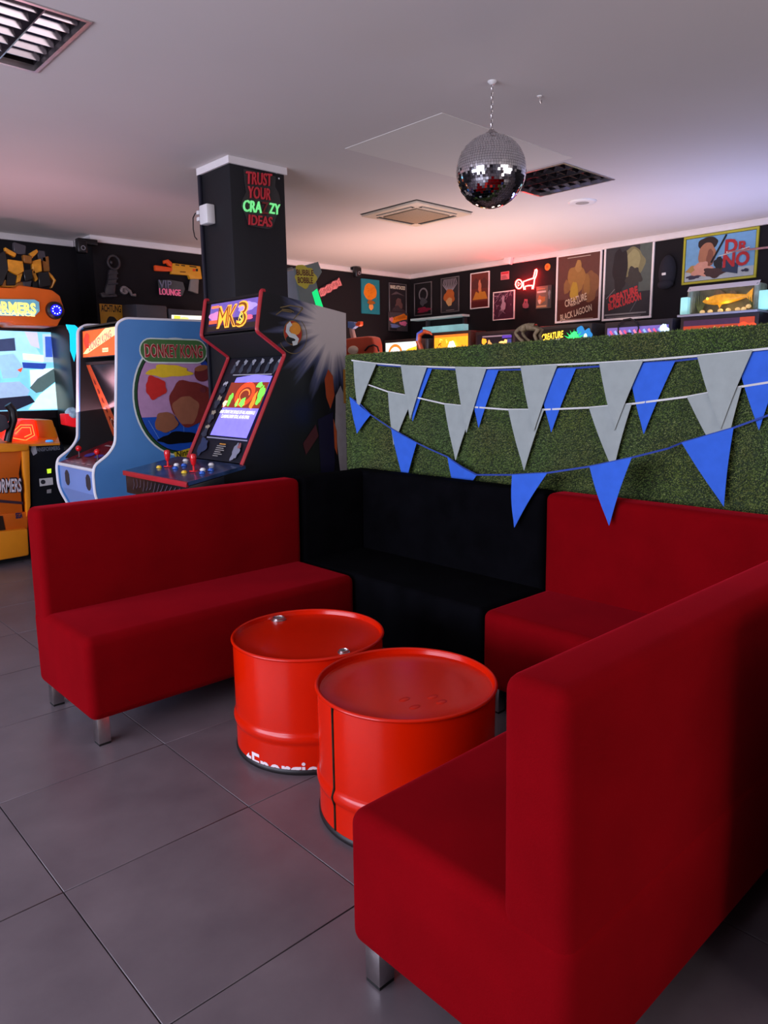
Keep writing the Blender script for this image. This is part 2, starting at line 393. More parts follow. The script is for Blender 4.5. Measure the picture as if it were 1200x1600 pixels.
# cornices
def trim(n, a, b): return tag(wbox('trim_%d' % n, a, b, M_TRIM, bevel=0.006), ['white cornice along the black back wall', 'white cornice above the film posters', 'white cornice of the recessed wall', 'white cornice on the recess return', 'white cornice of the grey left wall', 'white cornice of the front wall'][n - 1], 'cornice', kind='structure')
trim(1, (XJ - 0.03, YB - 0.035, ZC - 0.06), (XR, YB, ZC - 0.0005)); trim(2, (XR - 0.035, YF, ZC - 0.06), (XR, YB - 0.036, ZC - 0.0005))
trim(3, (XL, YB2 - 0.035, ZC - 0.06), (XJ - 0.031, YB2, ZC - 0.0005)); trim(4, (XJ - 0.03, YB, ZC - 0.06), (XJ, YB2 - 0.036, ZC - 0.0005))
trim(5, (XL, YF + 0.036, ZC - 0.06), (XL + 0.035, YB2 - 0.036, ZC - 0.0005)); trim(6, (XL, YF, ZC - 0.06), (XR - 0.036, YF + 0.035, ZC - 0.0005))
# column
CX0, CX1, CY0, CY1 = 2.642, 3.058, 4.237, 4.61
col = thing('column', 'square black column with white collar at the ceiling', 'column', ((CX0 + CX1) / 2, (CY0 + CY1) / 2, 0)); col['kind'] = 'structure'
co = col.location
wbox('shaft', (CX0, CY0, 0), (CX1, CY1, ZC), M_COLUMN, col, bevel=0.004, off=co)
cc = MB(); e = 0.014; zt = ZC - 0.045
cc.box((CX0 - e, CY0 - e, zt), (CX1 + e, CY0, ZC - 0.001)); cc.box((CX0 - e, CY1, zt), (CX1 + e, CY1 + e, ZC - 0.001)); cc.box((CX0 - e, CY0, zt), (CX0, CY1, ZC - 0.001)); cc.box((CX1, CY0, zt), (CX1 + e, CY1, ZC - 0.001))
cc.build('collar', M_TRIM, col, off=co)
wbox('conduit', (CX0 - 0.022, CY1 - 0.03, 0), (CX0 - 0.0005, CY1 - 0.006, zt - 0.002), mat('navy_conduit', (24, 24, 38), rough=0.5), col, bevel=0.004, off=co)

# ------------------------------------------------------------------ sofas (canonical: faces -y, x 0..L)
def make_sofa(name, label, L=1.33, D=0.585, m=M_FABRIC, group='red upholstered benches'):
    t = thing(name, label, 'sofa', group=group)
    s = MB().box((0, 0, 0.108), (L, D, 0.445)).build('seat', m, t, bevel=0.038, seg=6)
    b = MB().prism([(0.003, 0.432, 0.36), (0.003, 0.583, 0.36), (0.003, 0.560, 0.888), (0.003, 0.424, 0.888)], (L - 0.006, 0, 0)).build('backrest', m, t, bevel=0.032, seg=5)
    for x in (0.03, L - 0.078):
        for y in (0.025, 0.522):
            l = wbox('leg', (x, y, 0.008), (x + 0.048, y + 0.048, 0.115), M_CHROME, t, bevel=0.002)
            wbox('foot_pad', (x + 0.001, y + 0.001, 0.0), (x + 0.047, y + 0.047, 0.009), M_PAD, l)
    return t
sofa = make_sofa('sofa', 'red fabric bench sofa in front of the arcade cabinets')
sofa.location = (0.955, 2.683, 0)
dup(sofa, (2.288, 1.885, 0), -PI / 2, 'red fabric bench sofa standing against the turf wall')
dup(sofa, (2.285, 1.172, 0), PI, 'nearest red fabric bench sofa, seen from behind its backrest')
dup(sofa, (1.572, -0.102, 0), 0, 'red fabric bench sofa just showing at the lower right edge')
# black corner bench
cs = thing('corner_sofa', 'black fabric corner sofa between the two red benches', 'sofa', (2.29, 1.89, 0)); o_ = cs.location
wbox('seat', (2.29, 1.89, 0.108), (2.873, 3.268, 0.445), M_BLACKFAB, cs, bevel=0.028, seg=5, off=o_)
MB().prism([(2.722, 1.893, 0.36), (2.868, 1.893, 0.36), (2.848, 1.893, 0.888), (2.716, 1.893, 0.888)], (0, 1.372, 0)).build('backrest', M_BLACKFAB, cs, bevel=0.03, seg=5, off=o_)
MB().prism([(2.293, 3.115, 0.36), (2.293, 3.266, 0.36), (2.293, 3.243, 0.888), (2.293, 3.107, 0.888)], (0.44, 0, 0)).build('backrest', M_BLACKFAB, cs, bevel=0.03, seg=5, off=o_)
for x in (2.32, 2.795):
    for y in (1.92, 3.19):
        l = wbox('leg', (x, y, 0.008), (x + 0.048, y + 0.048, 0.115), M_CHROME, cs, bevel=0.002, off=o_); wbox('foot_pad', (x + 0.001, y + 0.001, 0), (x + 0.047, y + 0.047, 0.009), M_PAD, l, off=o_)

# ------------------------------------------------------------------ oil-drum tables
def make_drum(label, loc):
    t = thing('drum_table', label, 'drum table', loc, group='red oil drum tables'); H = 0.437
    bp = [(0.2865, 0.018), (0.2865, 0.105)]
    for i in range(9):
        a = PI * i / 8; bp.append((0.2865 + 0.0085 * math.sin(a), 0.112 + 0.046 * i / 8))
    bp += [(0.2865, 0.166), (0.2865, 0.408), (0.284, 0.424), (0.289, 0.430)]
    MB().lathe([(0.2, 0.02)] + bp, 96, cap=False).build('body', M_DRUM, t, smooth=True)
    MB().lathe([(1e-4, 0.416), (0.1, 0.416), (0.2, 0.416), (0.272, 0.416), (0.278, 0.418), (0.2815, 0.432), (0.284, 0.432), (0.284, 0.41), (1e-4, 0.41)], 96).build('lid', M_DRUM, t, smooth=True)
    rp = [(0.287 + 0.0065 * math.cos(a), 0.4315 + 0.0065 * math.sin(a)) for a in [2 * PI * i / 10 for i in range(11)]]
    MB().lathe(rp, 96, cap=False).build('rim', M_DRUM, t, smooth=True)
    MB().lathe([(0.2, 0.0), (0.288, 0.0), (0.291, 0.006), (0.291, 0.016), (0.287, 0.021), (0.2, 0.021)], 96, cap=False).build('base_ring', M_DRUMBASE, t, smooth=True)
    return t
d1 = make_drum('red oil drum table with two bungs and white lettering at the bottom', (1.624, 2.194, 0))
d2 = make_drum('nearer red oil drum table with dark vertical weld seam', (1.570, 1.602, 0))
for (px, py, r) in ((435, 965, 0.026), (537, 1016, 0.018)):
    q = px_z(px, py, 0.425) - d1.location
    g = MB().lathe([(1e-4, 0.0), (r * 1.25, 0.0), (r * 1.25, 0.003), (r, 0.004), (r, 0.010), (r * 0.85, 0.011), (r * 0.75, 0.006), (1e-4, 0.006)], 24, (q.x, q.y, 0.4165)).build('bung', M_CHROME, d1, smooth=True)
    g['label'] = 'chrome bung'
    MB().box((q.x - r * 0.65, q.y - 0.003, 0.4227), (q.x + r * 0.65, q.y + 0.003, 0.4275)).build('bung_bar', M_CHROME, g)
# lettering round the foot of the far drum; its lower part is cut off by the base ring
vs, fs, w = glyphs('tEnergie', 0.092, 0.02)
bm = bmesh.new(); bv = [bm.verts.new((x, 0, y)) for x, y in vs]
for f in fs:
    try: bm.faces.new([bv[i] for i in f])
    except ValueError: pass
bmesh.ops.translate(bm, verts=bm.verts[:], vec=(0, 0, -0.010))
g = bmesh.ops.bisect_plane(bm, geom=bm.verts[:] + bm.edges[:] + bm.faces[:], plane_co=(0, 0, 0.0215), plane_no=(0, 0, -1), clear_outer=True)
a0 = math.atan2(-2.1, -1.63) - 0.97
for v in bm.verts:
    a = a0 + v.co.x / 0.2875; v.co = Vector((0.2882 * math.cos(a), 0.2882 * math.sin(a), v.co.z))
me = bpy.data.meshes.new('lettering'); bm.to_mesh(me); bm.free(); me.materials.append(ink((228, 214, 216)))
link('lettering', me, d1)['label'] = 'white cut-off lettering'
# weld seam and dents of the near drum
aS = None; best = 1e9
for i in range(3600):
    a = -PI + 2 * PI * i / 3600; P = np.array([1.570 + 0.2865 * math.cos(a), 1.602 + 0.2865 * math.sin(a), 0.3 - CAM_H]); c_ = RM @ P
    if math.cos(a) * 1.570 + math.sin(a) * 1.602 < 0:
        q = abs(600 + F_PX * c_[0] / c_[2] - 521)
        if q < best: best = q; aS = a
pts = []
for dz, dr in ((0.022, 0.0875), (0.105, 0.0875), (0.135, 0.096), (0.166, 0.0875), (0.424, 0.0875)): pts.append(((0.199 + dr) * math.cos(aS), (0.199 + dr) * math.sin(aS), dz))
MB().tube(pts, 0.0045, 6).build('weld_seam', mat('bare_weld', (52, 40, 26), rough=0.35, metal=0.5, var=0.5, scale=60), d2, smooth=True)
for k, (px, py) in enumerate(((632, 1092), (648, 1104), (676, 1088), (690, 1096))):
    q = px_z(px, py, 0.418) - d2.location
    MB().ball((q.x, q.y, 0.4155), 0.018, 14, 8, sc=(1.2, 0.7, 0.16)).build('embossed_mark', M_DRUM, d2, smooth=True)

# ------------------------------------------------------------------ turf half wall
HX, HT, HY0, HY1 = 2.910, 0.16, 0.52, 3.47
def hz(y): return 1.572 - 0.0143 * (y - 1.0)
hw = thing('half_wall', 'chest-high partition covered in green artificial turf', 'partition', (HX + HT / 2, (HY0 + HY1) / 2, 0)); o_ = hw.location
MB().prism([(HX, HY0, 0), (HX, HY1, 0), (HX, HY1, hz(HY1)), (HX, HY0, hz(HY0))], (HT, 0, 0)).build('core', M_TURFBASE, hw, off=o_)
def blades(n, fn):
    P, N, T = fn(n)
    B = np.cross(N, T)
    ang = rng.uniform(0, 2 * PI, n)[:, None]
    side = T * np.cos(ang) + B * np.sin(ang); lean = -T * np.sin(ang) + B * np.cos(ang)
    Ln = rng.uniform(0.006, 0.014, n)[:, None]; tl = rng.uniform(0.2, 1.3, n)[:, None]; wd = rng.uniform(0.0012, 0.0022, n)[:, None]
    d = N + lean * tl; d /= np.linalg.norm(d, axis=1)[:, None]
    return np.stack([P - side * wd, P + side * wd, P + d * Ln], 1).reshape(-1, 3)
def front(n):
    y = rng.uniform(HY0, HY1, n); z = 0.55 + rng.uniform(0, 1, n) * (hz(y) - 0.55)
    return np.stack([np.full(n, HX), y, z], 1), np.tile([-1.0, 0, 0], (n, 1)), np.tile([0, 1.0, 0], (n, 1))
def top(n):
    y = rng.uniform(HY0, HY1, n); x = rng.uniform(HX, HX + HT, n)
    return np.stack([x, y, hz(y)], 1), np.tile([0, 0, 1.0], (n, 1)), np.tile([1.0, 0, 0], (n, 1))
V = np.concatenate([blades(150000, front), blades(16000, top)]) - np.array(o_)
nb = len(V) // 3
me = bpy.data.meshes.new('turf'); me.vertices.add(len(V)); me.vertices.foreach_set('co', V.ravel()); me.loops.add(len(V)); me.loops.foreach_set('vertex_index', np.arange(len(V)))
me.polygons.add(nb); me.polygons.foreach_set('loop_start', np.arange(nb) * 3); me.update(calc_edges=True); me.materials.append(M_TURF)
tag(link('turf', me, hw), 'short green artificial turf blades', kind='stuff')

# ------------------------------------------------------------------ bunting
def flag(parent, tl, tr, tip, m, off, curl=0.0, n=7):
    """felt pennant with a little thickness; tl, tr, tip are world points"""
    tl, tr, tip = Vector(tl), Vector(tr), Vector(tip); b = MB(); rows = []
    for i in range(n + 1):
        f = i / n; a = tl.lerp(tip, f); c = tr.lerp(tip, f); k = curl * math.sin(f * PI)
        a = a + Vector((-abs(curl) * 0.5 * f * (1 - f) * 4 - 0.0, k, 0)); c = c + Vector((0, k, 0)); rows.append((a, c))
    vs = []; fs = []
    for a, c in rows: vs += [a, (a + c) / 2 + Vector((-0.0035, 0, 0)), c]
    m_ = len(vs); vs += [q + Vector((0.002, 0, 0)) for q in vs]
    for i in range(n):
        for k in range(2):
            fs += [(i * 3 + k, i * 3 + k + 1, i * 3 + k + 4, i * 3 + k + 3), (m_ + i * 3 + k + 3, m_ + i * 3 + k + 4, m_ + i * 3 + k + 1, m_ + i * 3 + k)]
        for k in (0, 2): fs.append((i * 3 + k, i * 3 + k + 3, m_ + i * 3 + k + 3, m_ + i * 3 + k))
    fs.append((0, 1, m_ + 1, m_)); fs.append((1, 2, m_ + 2, m_ + 1))
    b.add(vs, fs); return b.build('flag', m, parent, smooth=True, off=off)
def garland(label, X0, string, flags, mf, ms, curl=0.004):
    P = [px_x(x, y, q[0] if q else X0) for x, y, *q in string]
    t = thing('bunting_garland', label, 'bunting', P[len(P) // 2], group='felt bunting on the turf wall'); off = t.location
    b = MB(); vs = []; n = len(P)
    for q in P: vs += [q + Vector((0, 0, 0.004)), q + Vector((0, 0, -0.004))]
    k = len(vs); vs += [q + Vector((0.0015, 0, 0)) for q in vs]; fs = []
    for i in range(n - 1):
        fs += [(2 * i, 2 * i + 2, 2 * i + 3, 2 * i + 1), (k + 2 * i + 1, k + 2 * i + 3, k + 2 * i + 2, k + 2 * i), (2 * i, k + 2 * i, k + 2 * i + 2, 2 * i + 2), (2 * i + 1, 2 * i + 3, k + 2 * i + 3, k + 2 * i + 1)]
    b.add(vs, fs).build('ribbon', ms, t, off=off)
    for (ax, ay), (bx, by), (cx, cy), *q in flags:
        xt, xb = (q[0], q[1]) if q else (X0 - 0.001, X0 - 0.004)
        flag(t, px_x(ax, ay, xt), px_x(bx, by, xt), px_x(cx, cy, xb), mf, off, (q[2] if len(q) > 2 else curl))
    return t
garland('upper white felt bunting along the top of the turf', 2.878, [(549, 563), (588, 568), (640, 572), (700, 574), (760, 575), (815, 573), (871, 570), (936, 567), (1005, 563), (1089, 556), (1176, 547), (1262, 538), (1372, 526), (1430, 520)],
        [((552, 564), (588, 568), (559, 641)), ((626, 570), (667, 573), (641, 655)), ((711, 573), (760, 575), (729, 676)), ((813, 572), (871, 570), (834, 674)), ((936, 567), (1005, 563), (960, 673)), ((1089, 556), (1176, 547), (1126, 671)), ((1262, 538), (1372, 526), (1308, 660))], M_FLAG_W, M_STRING_W)
garland('upper blue felt bunting hung behind the white flags', 2.892, [(552, 566), (600, 571), (667, 575), (728, 578), (779, 578), (838, 577), (900, 575), (981, 569), (1055, 564), (1150, 553), (1260, 542), (1430, 524)],
        [((635, 573), (675, 576), (645, 658)), ((730, 578), (779, 578), (748, 668)), ((838, 577), (900, 575), (861.5, 675)), ((981, 569), (1055, 564), (1006, 678)), ((1149, 553), (1232, 545), (1186, 672)), ((1340, 533), (1428, 524), (1376, 655))], M_FLAG_B, M_STRING_B)
garland('middle white felt bunting, second string down', 2.885, [(560, 594), (575, 601), (606, 612), (646, 620), (694, 631), (740, 636), (794, 640), (850, 640), (920, 637), (987, 631), (1073, 620), (1159, 604), (1260, 588), (1430, 562)],
        [((606, 612), (646, 620), (615, 695)), ((694, 631), (740, 636), (712, 719)), ((794, 640), (850, 640), (819, 735)), ((920, 637), (987, 631), (958, 736)), ((1073, 620), (1159, 604), (1130, 727)), ((1256, 589), (1352, 574), (1312, 705))], M_FLAG_W, M_STRING_W)
garland('lowest blue felt bunting drooping over the sofa backs', 2.874, [(548, 622), (563, 632), (579, 648), (611, 669.5), (651, 692), (672, 702), (699, 714), (722, 730, 2.84), (745, 742, 2.78), (800, 742, 2.70), (855, 739, 2.70), (921, 729, 2.70), (987, 715, 2.72), (1043, 701, 2.82), (1065, 692), (1146, 668.5), (1200, 649), (1260, 632), (1430, 584)],
        [((546, 620), (579, 648), (558, 677)), ((611, 670), (651, 692), (633, 760)), ((699, 714), (745, 742), (716, 788), 2.868, 2.874), ((800, 742), (855, 739), (804, 824), 2.698, 2.684, 0.008), ((921, 729), (987, 715), (952, 821), 2.698, 2.684, 0.006), ((1065, 692), (1146, 668.5), (1131, 791)), ((1262, 631), (1356, 605), (1330, 745))], M_FLAG_B, M_STRING_B)
# ------------------------------------------------------------------ ceiling things
def px_pl(x, y, p0, n):
    d = Vector(RM.T @ np.array([(x - 600) / F_PX, (y - 800) / F_PX, 1.0])); n = Vector(n); c = Vector((0, 0, CAM_H))
    return c + d * (n.dot(Vector(p0) - c) / n.dot(d))
def ceiling_lamp(r, label):
    x0, x1, y0, y1 = r
    t = thing('ceiling_lamp', label, 'ceiling lamp', ((x0 + x1) / 2, (y0 + y1) / 2, ZC), group='recessed louvre lamps'); o = t.location
    h = MB(); g = 0.006; H = 0.1
    h.box((x0, y0, ZC + 0.0205), (x0 + g, y1, ZC + H)); h.box((x1 - g, y0, ZC + 0.0205), (x1, y1, ZC + H)); h.box((x0, y0, ZC + 0.0205), (x1, y0 + g, ZC + H)); h.box((x0, y1 - g, ZC + 0.0205), (x1, y1, ZC + H)); h.box((x0, y0, ZC + H), (x1, y1, ZC + H + g))
    h.build('housing', M_HOUSING, t, off=o)
    f = MB(); w = 0.012
    for a, b in (((x0 - w, y0 - w), (x1 + w, y0 + 0.004)), ((x0 - w, y1 - 0.004), (x1 + w, y1 + w)), ((x0 - w, y0 + 0.004), (x0 + 0.004, y1 - 0.004)), ((x1 - 0.004, y0 + 0.004), (x1 + w, y1 - 0.004))): f.box((a[0], a[1], ZC - 0.005), (b[0], b[1], ZC + 0.03))
    f.build('frame', M_CHROME, t, off=o)
    for k in range(1, 4):
        x = x0 + (x1 - x0) * k / 4
        MB().prism([(x - 0.003, y0 + 0.006, ZC + 0.002), (x + 0.003, y0 + 0.006, ZC + 0.002), (x + 0.022, y0 + 0.006, ZC + 0.055), (x - 0.022, y0 + 0.006, ZC + 0.055)], (0, y1 - y0 - 0.012, 0)).build('louvre', M_LOUVRE, t, off=o)
    for k in range(1, 7):
        y = y0 + (y1 - y0) * k / 7
        for i in range(4):
            a = x0 + (x1 - x0) * i / 4 + 0.008; b = x0 + (x1 - x0) * (i + 1) / 4 - 0.008
            MB().prism([(a, y - 0.002, ZC + 0.010), (a, y + 0.002, ZC + 0.010), (a, y + 0.016, ZC + 0.05), (a, y - 0.016, ZC + 0.05)], (b - a, 0, 0)).build('cross_louvre', M_LOUVRE, t, off=o)
    for i in range(4):
        x = x0 + (x1 - x0) * (i + 0.5) / 4
        MB().tube([(x, y0 + 0.01, ZC + 0.078), (x, y1 - 0.01, ZC + 0.078)], 0.012, 10).build('tube', mat('unlit_tube', (120, 110, 112), rough=0.4), t, smooth=True, off=o)
ceiling_lamp(LAMPS[0], 'unlit square louvre lamp recessed in the ceiling beside the mirror ball')
ceiling_lamp(LAMPS[1], 'unlit square louvre lamp at the top left ceiling corner')
# air conditioning cassette
ax0, ax1, ay0, ay1 = 4.352, 5.014, 4.282, 4.942; acx, acy = (ax0 + ax1) / 2, (ay0 + ay1) / 2
ac = thing('air_conditioner', 'cream square air conditioning cassette in the ceiling', 'air conditioner', (acx, acy, ZC)); o = ac.location
MB().box((ax0, ay0, ZC - 0.022), (ax1, ay1, ZC - 0.002)).build('panel', M_CREAM, ac, bevel=0.008, off=o)
wbox('shadow_gap', (ax0 - 0.006, ay0 - 0.006, ZC - 0.0035), (ax1 + 0.006, ay1 + 0.006, ZC - 0.0005), M_BLACKM, ac, off=o)
wbox('grille', (acx - 0.2, acy - 0.2, ZC - 0.032), (acx + 0.2, acy + 0.2, ZC - 0.021), mat('tan_grille', (150, 130, 106), rough=0.6, var=0.15, scale=90), ac, bevel=0.006, off=o)
for k in range(4):
    a = k * PI / 2; c_, s_ = math.cos(a), math.sin(a)
    def rt(x, y): return (acx + x * c_ - y * s_, acy + x * s_ + y * c_)
    for nm, pr_, z0, z1, m in (('slot', [(-0.21, 0.232), (0.21, 0.232), (0.21, 0.272), (-0.21, 0.272)], ZC - 0.0245, ZC - 0.021, M_BLACKM), ('vane', [(-0.2, 0.256), (0.2, 0.256), (0.2, 0.268), (-0.2, 0.268)], ZC - 0.031, ZC - 0.0245, M_CREAM)):
        MB().prism([(*rt(*q), z0) for q in pr_], (0, 0, z1 - z0)).build(nm, m, ac, off=o)
# round ceiling speaker and hook
sp = thing('ceiling_speaker', 'small round white speaker set in the ceiling', 'speaker', (5.417, 3.473, ZC))
MB().lathe([(0.085, -0.012), (0.1, -0.012), (0.112, -0.002), (0.112, 0.0), (0.085, 0.0)], 40).build('rim', M_WHITE, sp, smooth=True)
MB().lathe([(1e-4, -0.014), (0.08, -0.011), (0.086, -0.001), (1e-4, -0.001)], 40).build('grille', mat('grey_mesh', (150, 146, 142), rough=0.7, var=0.2, scale=150), sp, smooth=True)
hk = thing('ceiling_hook', 'tiny metal hook in the ceiling right of the mirror ball', 'hook', (3.298, 2.381, ZC))
MB().lathe([(1e-4, -0.006), (0.012, -0.004), (0.014, 0), (1e-4, 0)], 16).build('base', M_WHITE, hk, smooth=True)
MB().tube([(0, 0, -0.004), (0, 0, -0.02), (0.008, 0, -0.032), (0.018, 0, -0.026), (0.02, 0, -0.014)], 0.0025, 6).build('hook_wire', M_CHROME, hk, smooth=True)
# mirror ball
BX, BY, BR, BZ = 2.973, 2.42, 0.168, 2.378
mbl = thing('mirror_ball', 'silver mirror ball hanging on a chain from the ceiling', 'mirror ball', (BX, BY, BZ))
MB().ball((0, 0, 0), BR - 0.003, 48, 28).build('core', mat('ball_core', (40, 40, 44), rough=0.5), mbl, smooth=True)
b = MB(); rows = 42; rr = random.Random(3)
for i in range(rows):
    p0 = PI * i / rows; p1 = PI * (i + 1) / rows; pm = (p0 + p1) / 2
    n = max(5, int(round(2 * rows * math.sin(pm))))
    for k in range(n):
        t0 = 2 * PI * k / n; dt = 2 * PI / n; tm_ = t0 + dt / 2
        c = Vector((math.sin(pm) * math.cos(tm_), math.sin(pm) * math.sin(tm_), math.cos(pm)))
        nn = (c + Vector((rr.gauss(0, 1), rr.gauss(0, 1), rr.gauss(0, 1))) * 0.034).normalized()
        e1 = Vector((-math.sin(tm_), math.cos(tm_), 0)); e1 = (e1 - nn * e1.dot(nn)).normalized(); e2 = nn.cross(e1)
        hw_ = BR * math.sin(pm) * dt / 2 * 0.92; hh = BR * (p1 - p0) / 2 * 0.92; q = c * BR
        b.add([q - e1 * hw_ - e2 * hh, q + e1 * hw_ - e2 * hh, q + e1 * hw_ + e2 * hh, q - e1 * hw_ + e2 * hh], [(0, 1, 2, 3)])
tag(b.build('mirror_tiles', M_MIRROR, mbl, recalc=False), 'small square mirror tiles', kind='stuff')
MB().lathe([(1e-4, BR + 0.02), (0.012, BR + 0.02), (0.016, BR + 0.012), (0.03, BR + 0.004), (0.036, BR - 0.004), (1e-4, BR - 0.004)], 24).build('cap', M_CHROME, mbl, smooth=True)
b = MB(); z = BR + 0.018; k = 0
while z < ZC - BZ - 0.02:
    ring = [(0.0055 * math.cos(a) * (1 if k % 2 else 0), 0.0055 * math.cos(a) * (0 if k % 2 else 1), z + 0.011 + 0.013 * math.sin(a)) for a in [2 * PI * i / 10 for i in range(10)]]
    b.tube(ring, 0.0016, 5, closed=True); z += 0.020; k += 1
b.build('chain', M_CHROME, mbl, smooth=True)
MB().lathe([(1e-4, ZC - BZ - 0.016), (0.012, ZC - BZ - 0.014), (0.022, ZC - BZ - 0.003), (0.022, ZC - BZ), (1e-4, ZC - BZ)], 20).build('ceiling_rose', M_WHITE, mbl, smooth=True)

# ------------------------------------------------------------------ solid lettering
def letters(parent, name, body, o, u, v, size, depth, m, width=None, rot=0.0, bold=0.0, shear=0.0, align='CENTER', off=None):
    o = Vector(o); u = Vector(u).normalized(); v = Vector(v).normalized(); n = u.cross(v)
    vs, fs, w = glyphs(body, size, bold, shear, align); k = width / w if width else 1.0; c, s = math.cos(rot), math.sin(rot)
    P = [o + u * (x * k * c - y * s) + v * (x * k * s + y * c) for x, y in vs]; N = len(P)
    ec = {}
    for f in fs:
        for i in range(len(f)):
            a, b2 = f[i], f[(i + 1) % len(f)]; ec[(a, b2)] = 1
    F = [tuple(i + N for i in f) for f in fs] + [(a, b2, b2 + N, a + N) for (a, b2) in ec if (b2, a) not in ec]
    mb = MB(); mb.add(P + [q + n * depth for q in P], F); return mb.build(name, m, parent, off=off, recalc=False)
UY, UX, UZ, UYN = (0, 1, 0), (1, 0, 0), (0, 0, 1), (0, -1, 0)
# neon phrase on the column
sy = CY0 - 0.008
ns = thing('neon_sign', 'unlit red and green phrase sign on clear board, high on the column', 'sign', (2.87, sy, 2.38)); o = ns.location
outl = [(381, 264), (394, 266), (424, 274), (431, 276), (430, 291), (436, 303), (439, 318), (434, 333), (426, 356), (418, 358), (396, 354), (389, 352), (384, 336), (377, 322), (379, 312), (385, 300), (382, 280)]
MB().prism([px_y(x, y, sy) for x, y in outl], (0, 0.005, 0)).build('backboard', mat('smoked_acrylic', (48, 46, 46), rough=0.2, var=0.1), ns, off=o)
mr_ = mat('dull_red_tube', (176, 42, 52), rough=0.4, emit=0.12); mg_ = mat('green_tube', (120, 230, 140), rough=0.4, emit=0.55); mdr = mat('dark_red_tube', (110, 34, 34), rough=0.4)
for body, q0, q1, h, m in (('TRUST', (385, 287), (426, 291), 0.105, mr_), ('YOUR', (388, 309), (423, 313), 0.10, mr_), ('CRA', (380, 330), (409, 333), 0.098, mg_), ('Z', (408, 334), (420, 335), 0.105, mdr), ('ZY', (420, 333), (438, 336), 0.092, mg_), ('IDEAS', (388, 351), (426, 355), 0.088, mr_)):
    A = px_y(*q0, sy - 0.002); B = px_y(*q1, sy - 0.002)
    letters(ns, 'lettering', body, A, (1, 0, (B.z - A.z) / (B.x - A.x)), UZ, h * 1.0, 0.010, m, width=(B - A).length * 0.97, bold=0.012, shear=0.12, align='LEFT', off=o)
for x, y in ((432, 270), (436, 279)):
    q = px_y(x, y, CY0 - 0.003); MB().ball(q, 0.006, 8, 6, sc=(1, 0.5, 1)).build('fixing', M_WHITE, ns, smooth=True, off=o)
jb = thing('junction_box', 'small white socket box with cable on the column side', 'socket box', (2.64, 4.48, 2.4)); o = jb.location
MB().box((2.578, 4.43, 2.405), (2.640, 4.53, 2.525)).build('box', M_WHITE, jb, bevel=0.008, off=o)
for z in (2.445, 2.485): wbox('plug', (2.574, 4.53, z - 0.012), (2.60, 4.56, z + 0.012), M_WHITE, jb, bevel=0.003, off=o)
MB().tube([(2.588, 4.556, 2.485), (2.59, 4.60, 2.49), (2.595, 4.64, 2.47), (2.60, 4.655, 2.40), (2.60, 4.64, 2.35), (2.605, 4.62, 2.33)], 0.004, 6).build('cable', M_BLACK, jb, smooth=True, off=o)

# ------------------------------------------------------------------ arcade cabinets
def slab(p, q, t, y0, y1):
    """panel between Y=y0..y1 whose outer face runs p->q in the X/Z plane, thickness t towards +normal"""
    p, q = Vector((p[0], p[1])), Vector((q[0], q[1])); d = (q - p).normalized(); n = Vector((-d.y, d.x)) * t
    return MB().prism([(a.x, y0, a.y) for a in (p, q, q + n, p + n)], (0, y1 - y0, 0))
def round_path(pts, r=0.03, n=4):
    out = []; N = len(pts)
    for i, p in enumerate(pts):
        p = Vector(p)
        if i in (0, N - 1): out.append(p); continue
        a = Vector(pts[i - 1]) - p; b = Vector(pts[i + 1]) - p; k = min(r, a.length * 0.45, b.length * 0.45); a.normalize(); b.normalize()
        for j in range(n + 1):
            t = j / n; out.append((p + a * k) * (1 - t) ** 2 + p * 2 * t * (1 - t) + (p + b * k) * t ** 2)
    return out
def burst_material():
    m = bpy.data.materials.new('starburst_side_art'); m.use_nodes = True; nt = m.node_tree; b = nt.nodes['Principled BSDF']; N = nt.nodes.new; L = nt.links.new
    tc = N('ShaderNodeTexCoord'); sp_ = N('ShaderNodeSeparateXYZ'); L(tc.outputs['Object'], sp_.inputs[0])
    def math_(op, a, bb=None, c=None):
        q = N('ShaderNodeMath'); q.operation = op
        for i, v in enumerate((a, bb, c)):
            if v is None: continue
            if isinstance(v, (int, float)): q.inputs[i].default_value = v
            else: L(v, q.inputs[i])
        return q.outputs[0]
    dx = math_('SUBTRACT', sp_.outputs['X'], 0.93); dz = math_('SUBTRACT', sp_.outputs['Z'], 1.72)
    d = math_('SQRT', math_('ADD', math_('MULTIPLY', dx, dx), math_('MULTIPLY', dz, dz)))
    an = math_('ARCTAN2', dz, dx)
    cx = N('ShaderNodeCombineXYZ'); L(math_('MULTIPLY', an, 2.6), cx.inputs[0])
    nz = N('ShaderNodeTexNoise'); nz.inputs['Scale'].default_value = 2.2; nz.inputs['Detail'].default_value = 2; L(cx.outputs[0], nz.inputs['Vector'])
    rad = math_('ADD', math_('MULTIPLY', nz.outputs['Fac'], 0.60), 0.03)
    fac = math_('SUBTRACT', 1.25, math_('DIVIDE', d, rad))
    r = N('ShaderNodeValToRGB'); e = r.color_ramp.elements
    e[0].position = 0.0; e[0].color = lin((17, 17, 21)) + (1,); e[1].position = 0.75; e[1].color = lin((186, 176, 172)) + (1,)
    k = e.new(0.3); k.color = lin((70, 74, 100)) + (1,)
    L(fac, r.inputs['Fac']); L(r.outputs['Color'], b.inputs['Base Color']); b.inputs['Roughness'].default_value = 0.32
    return m
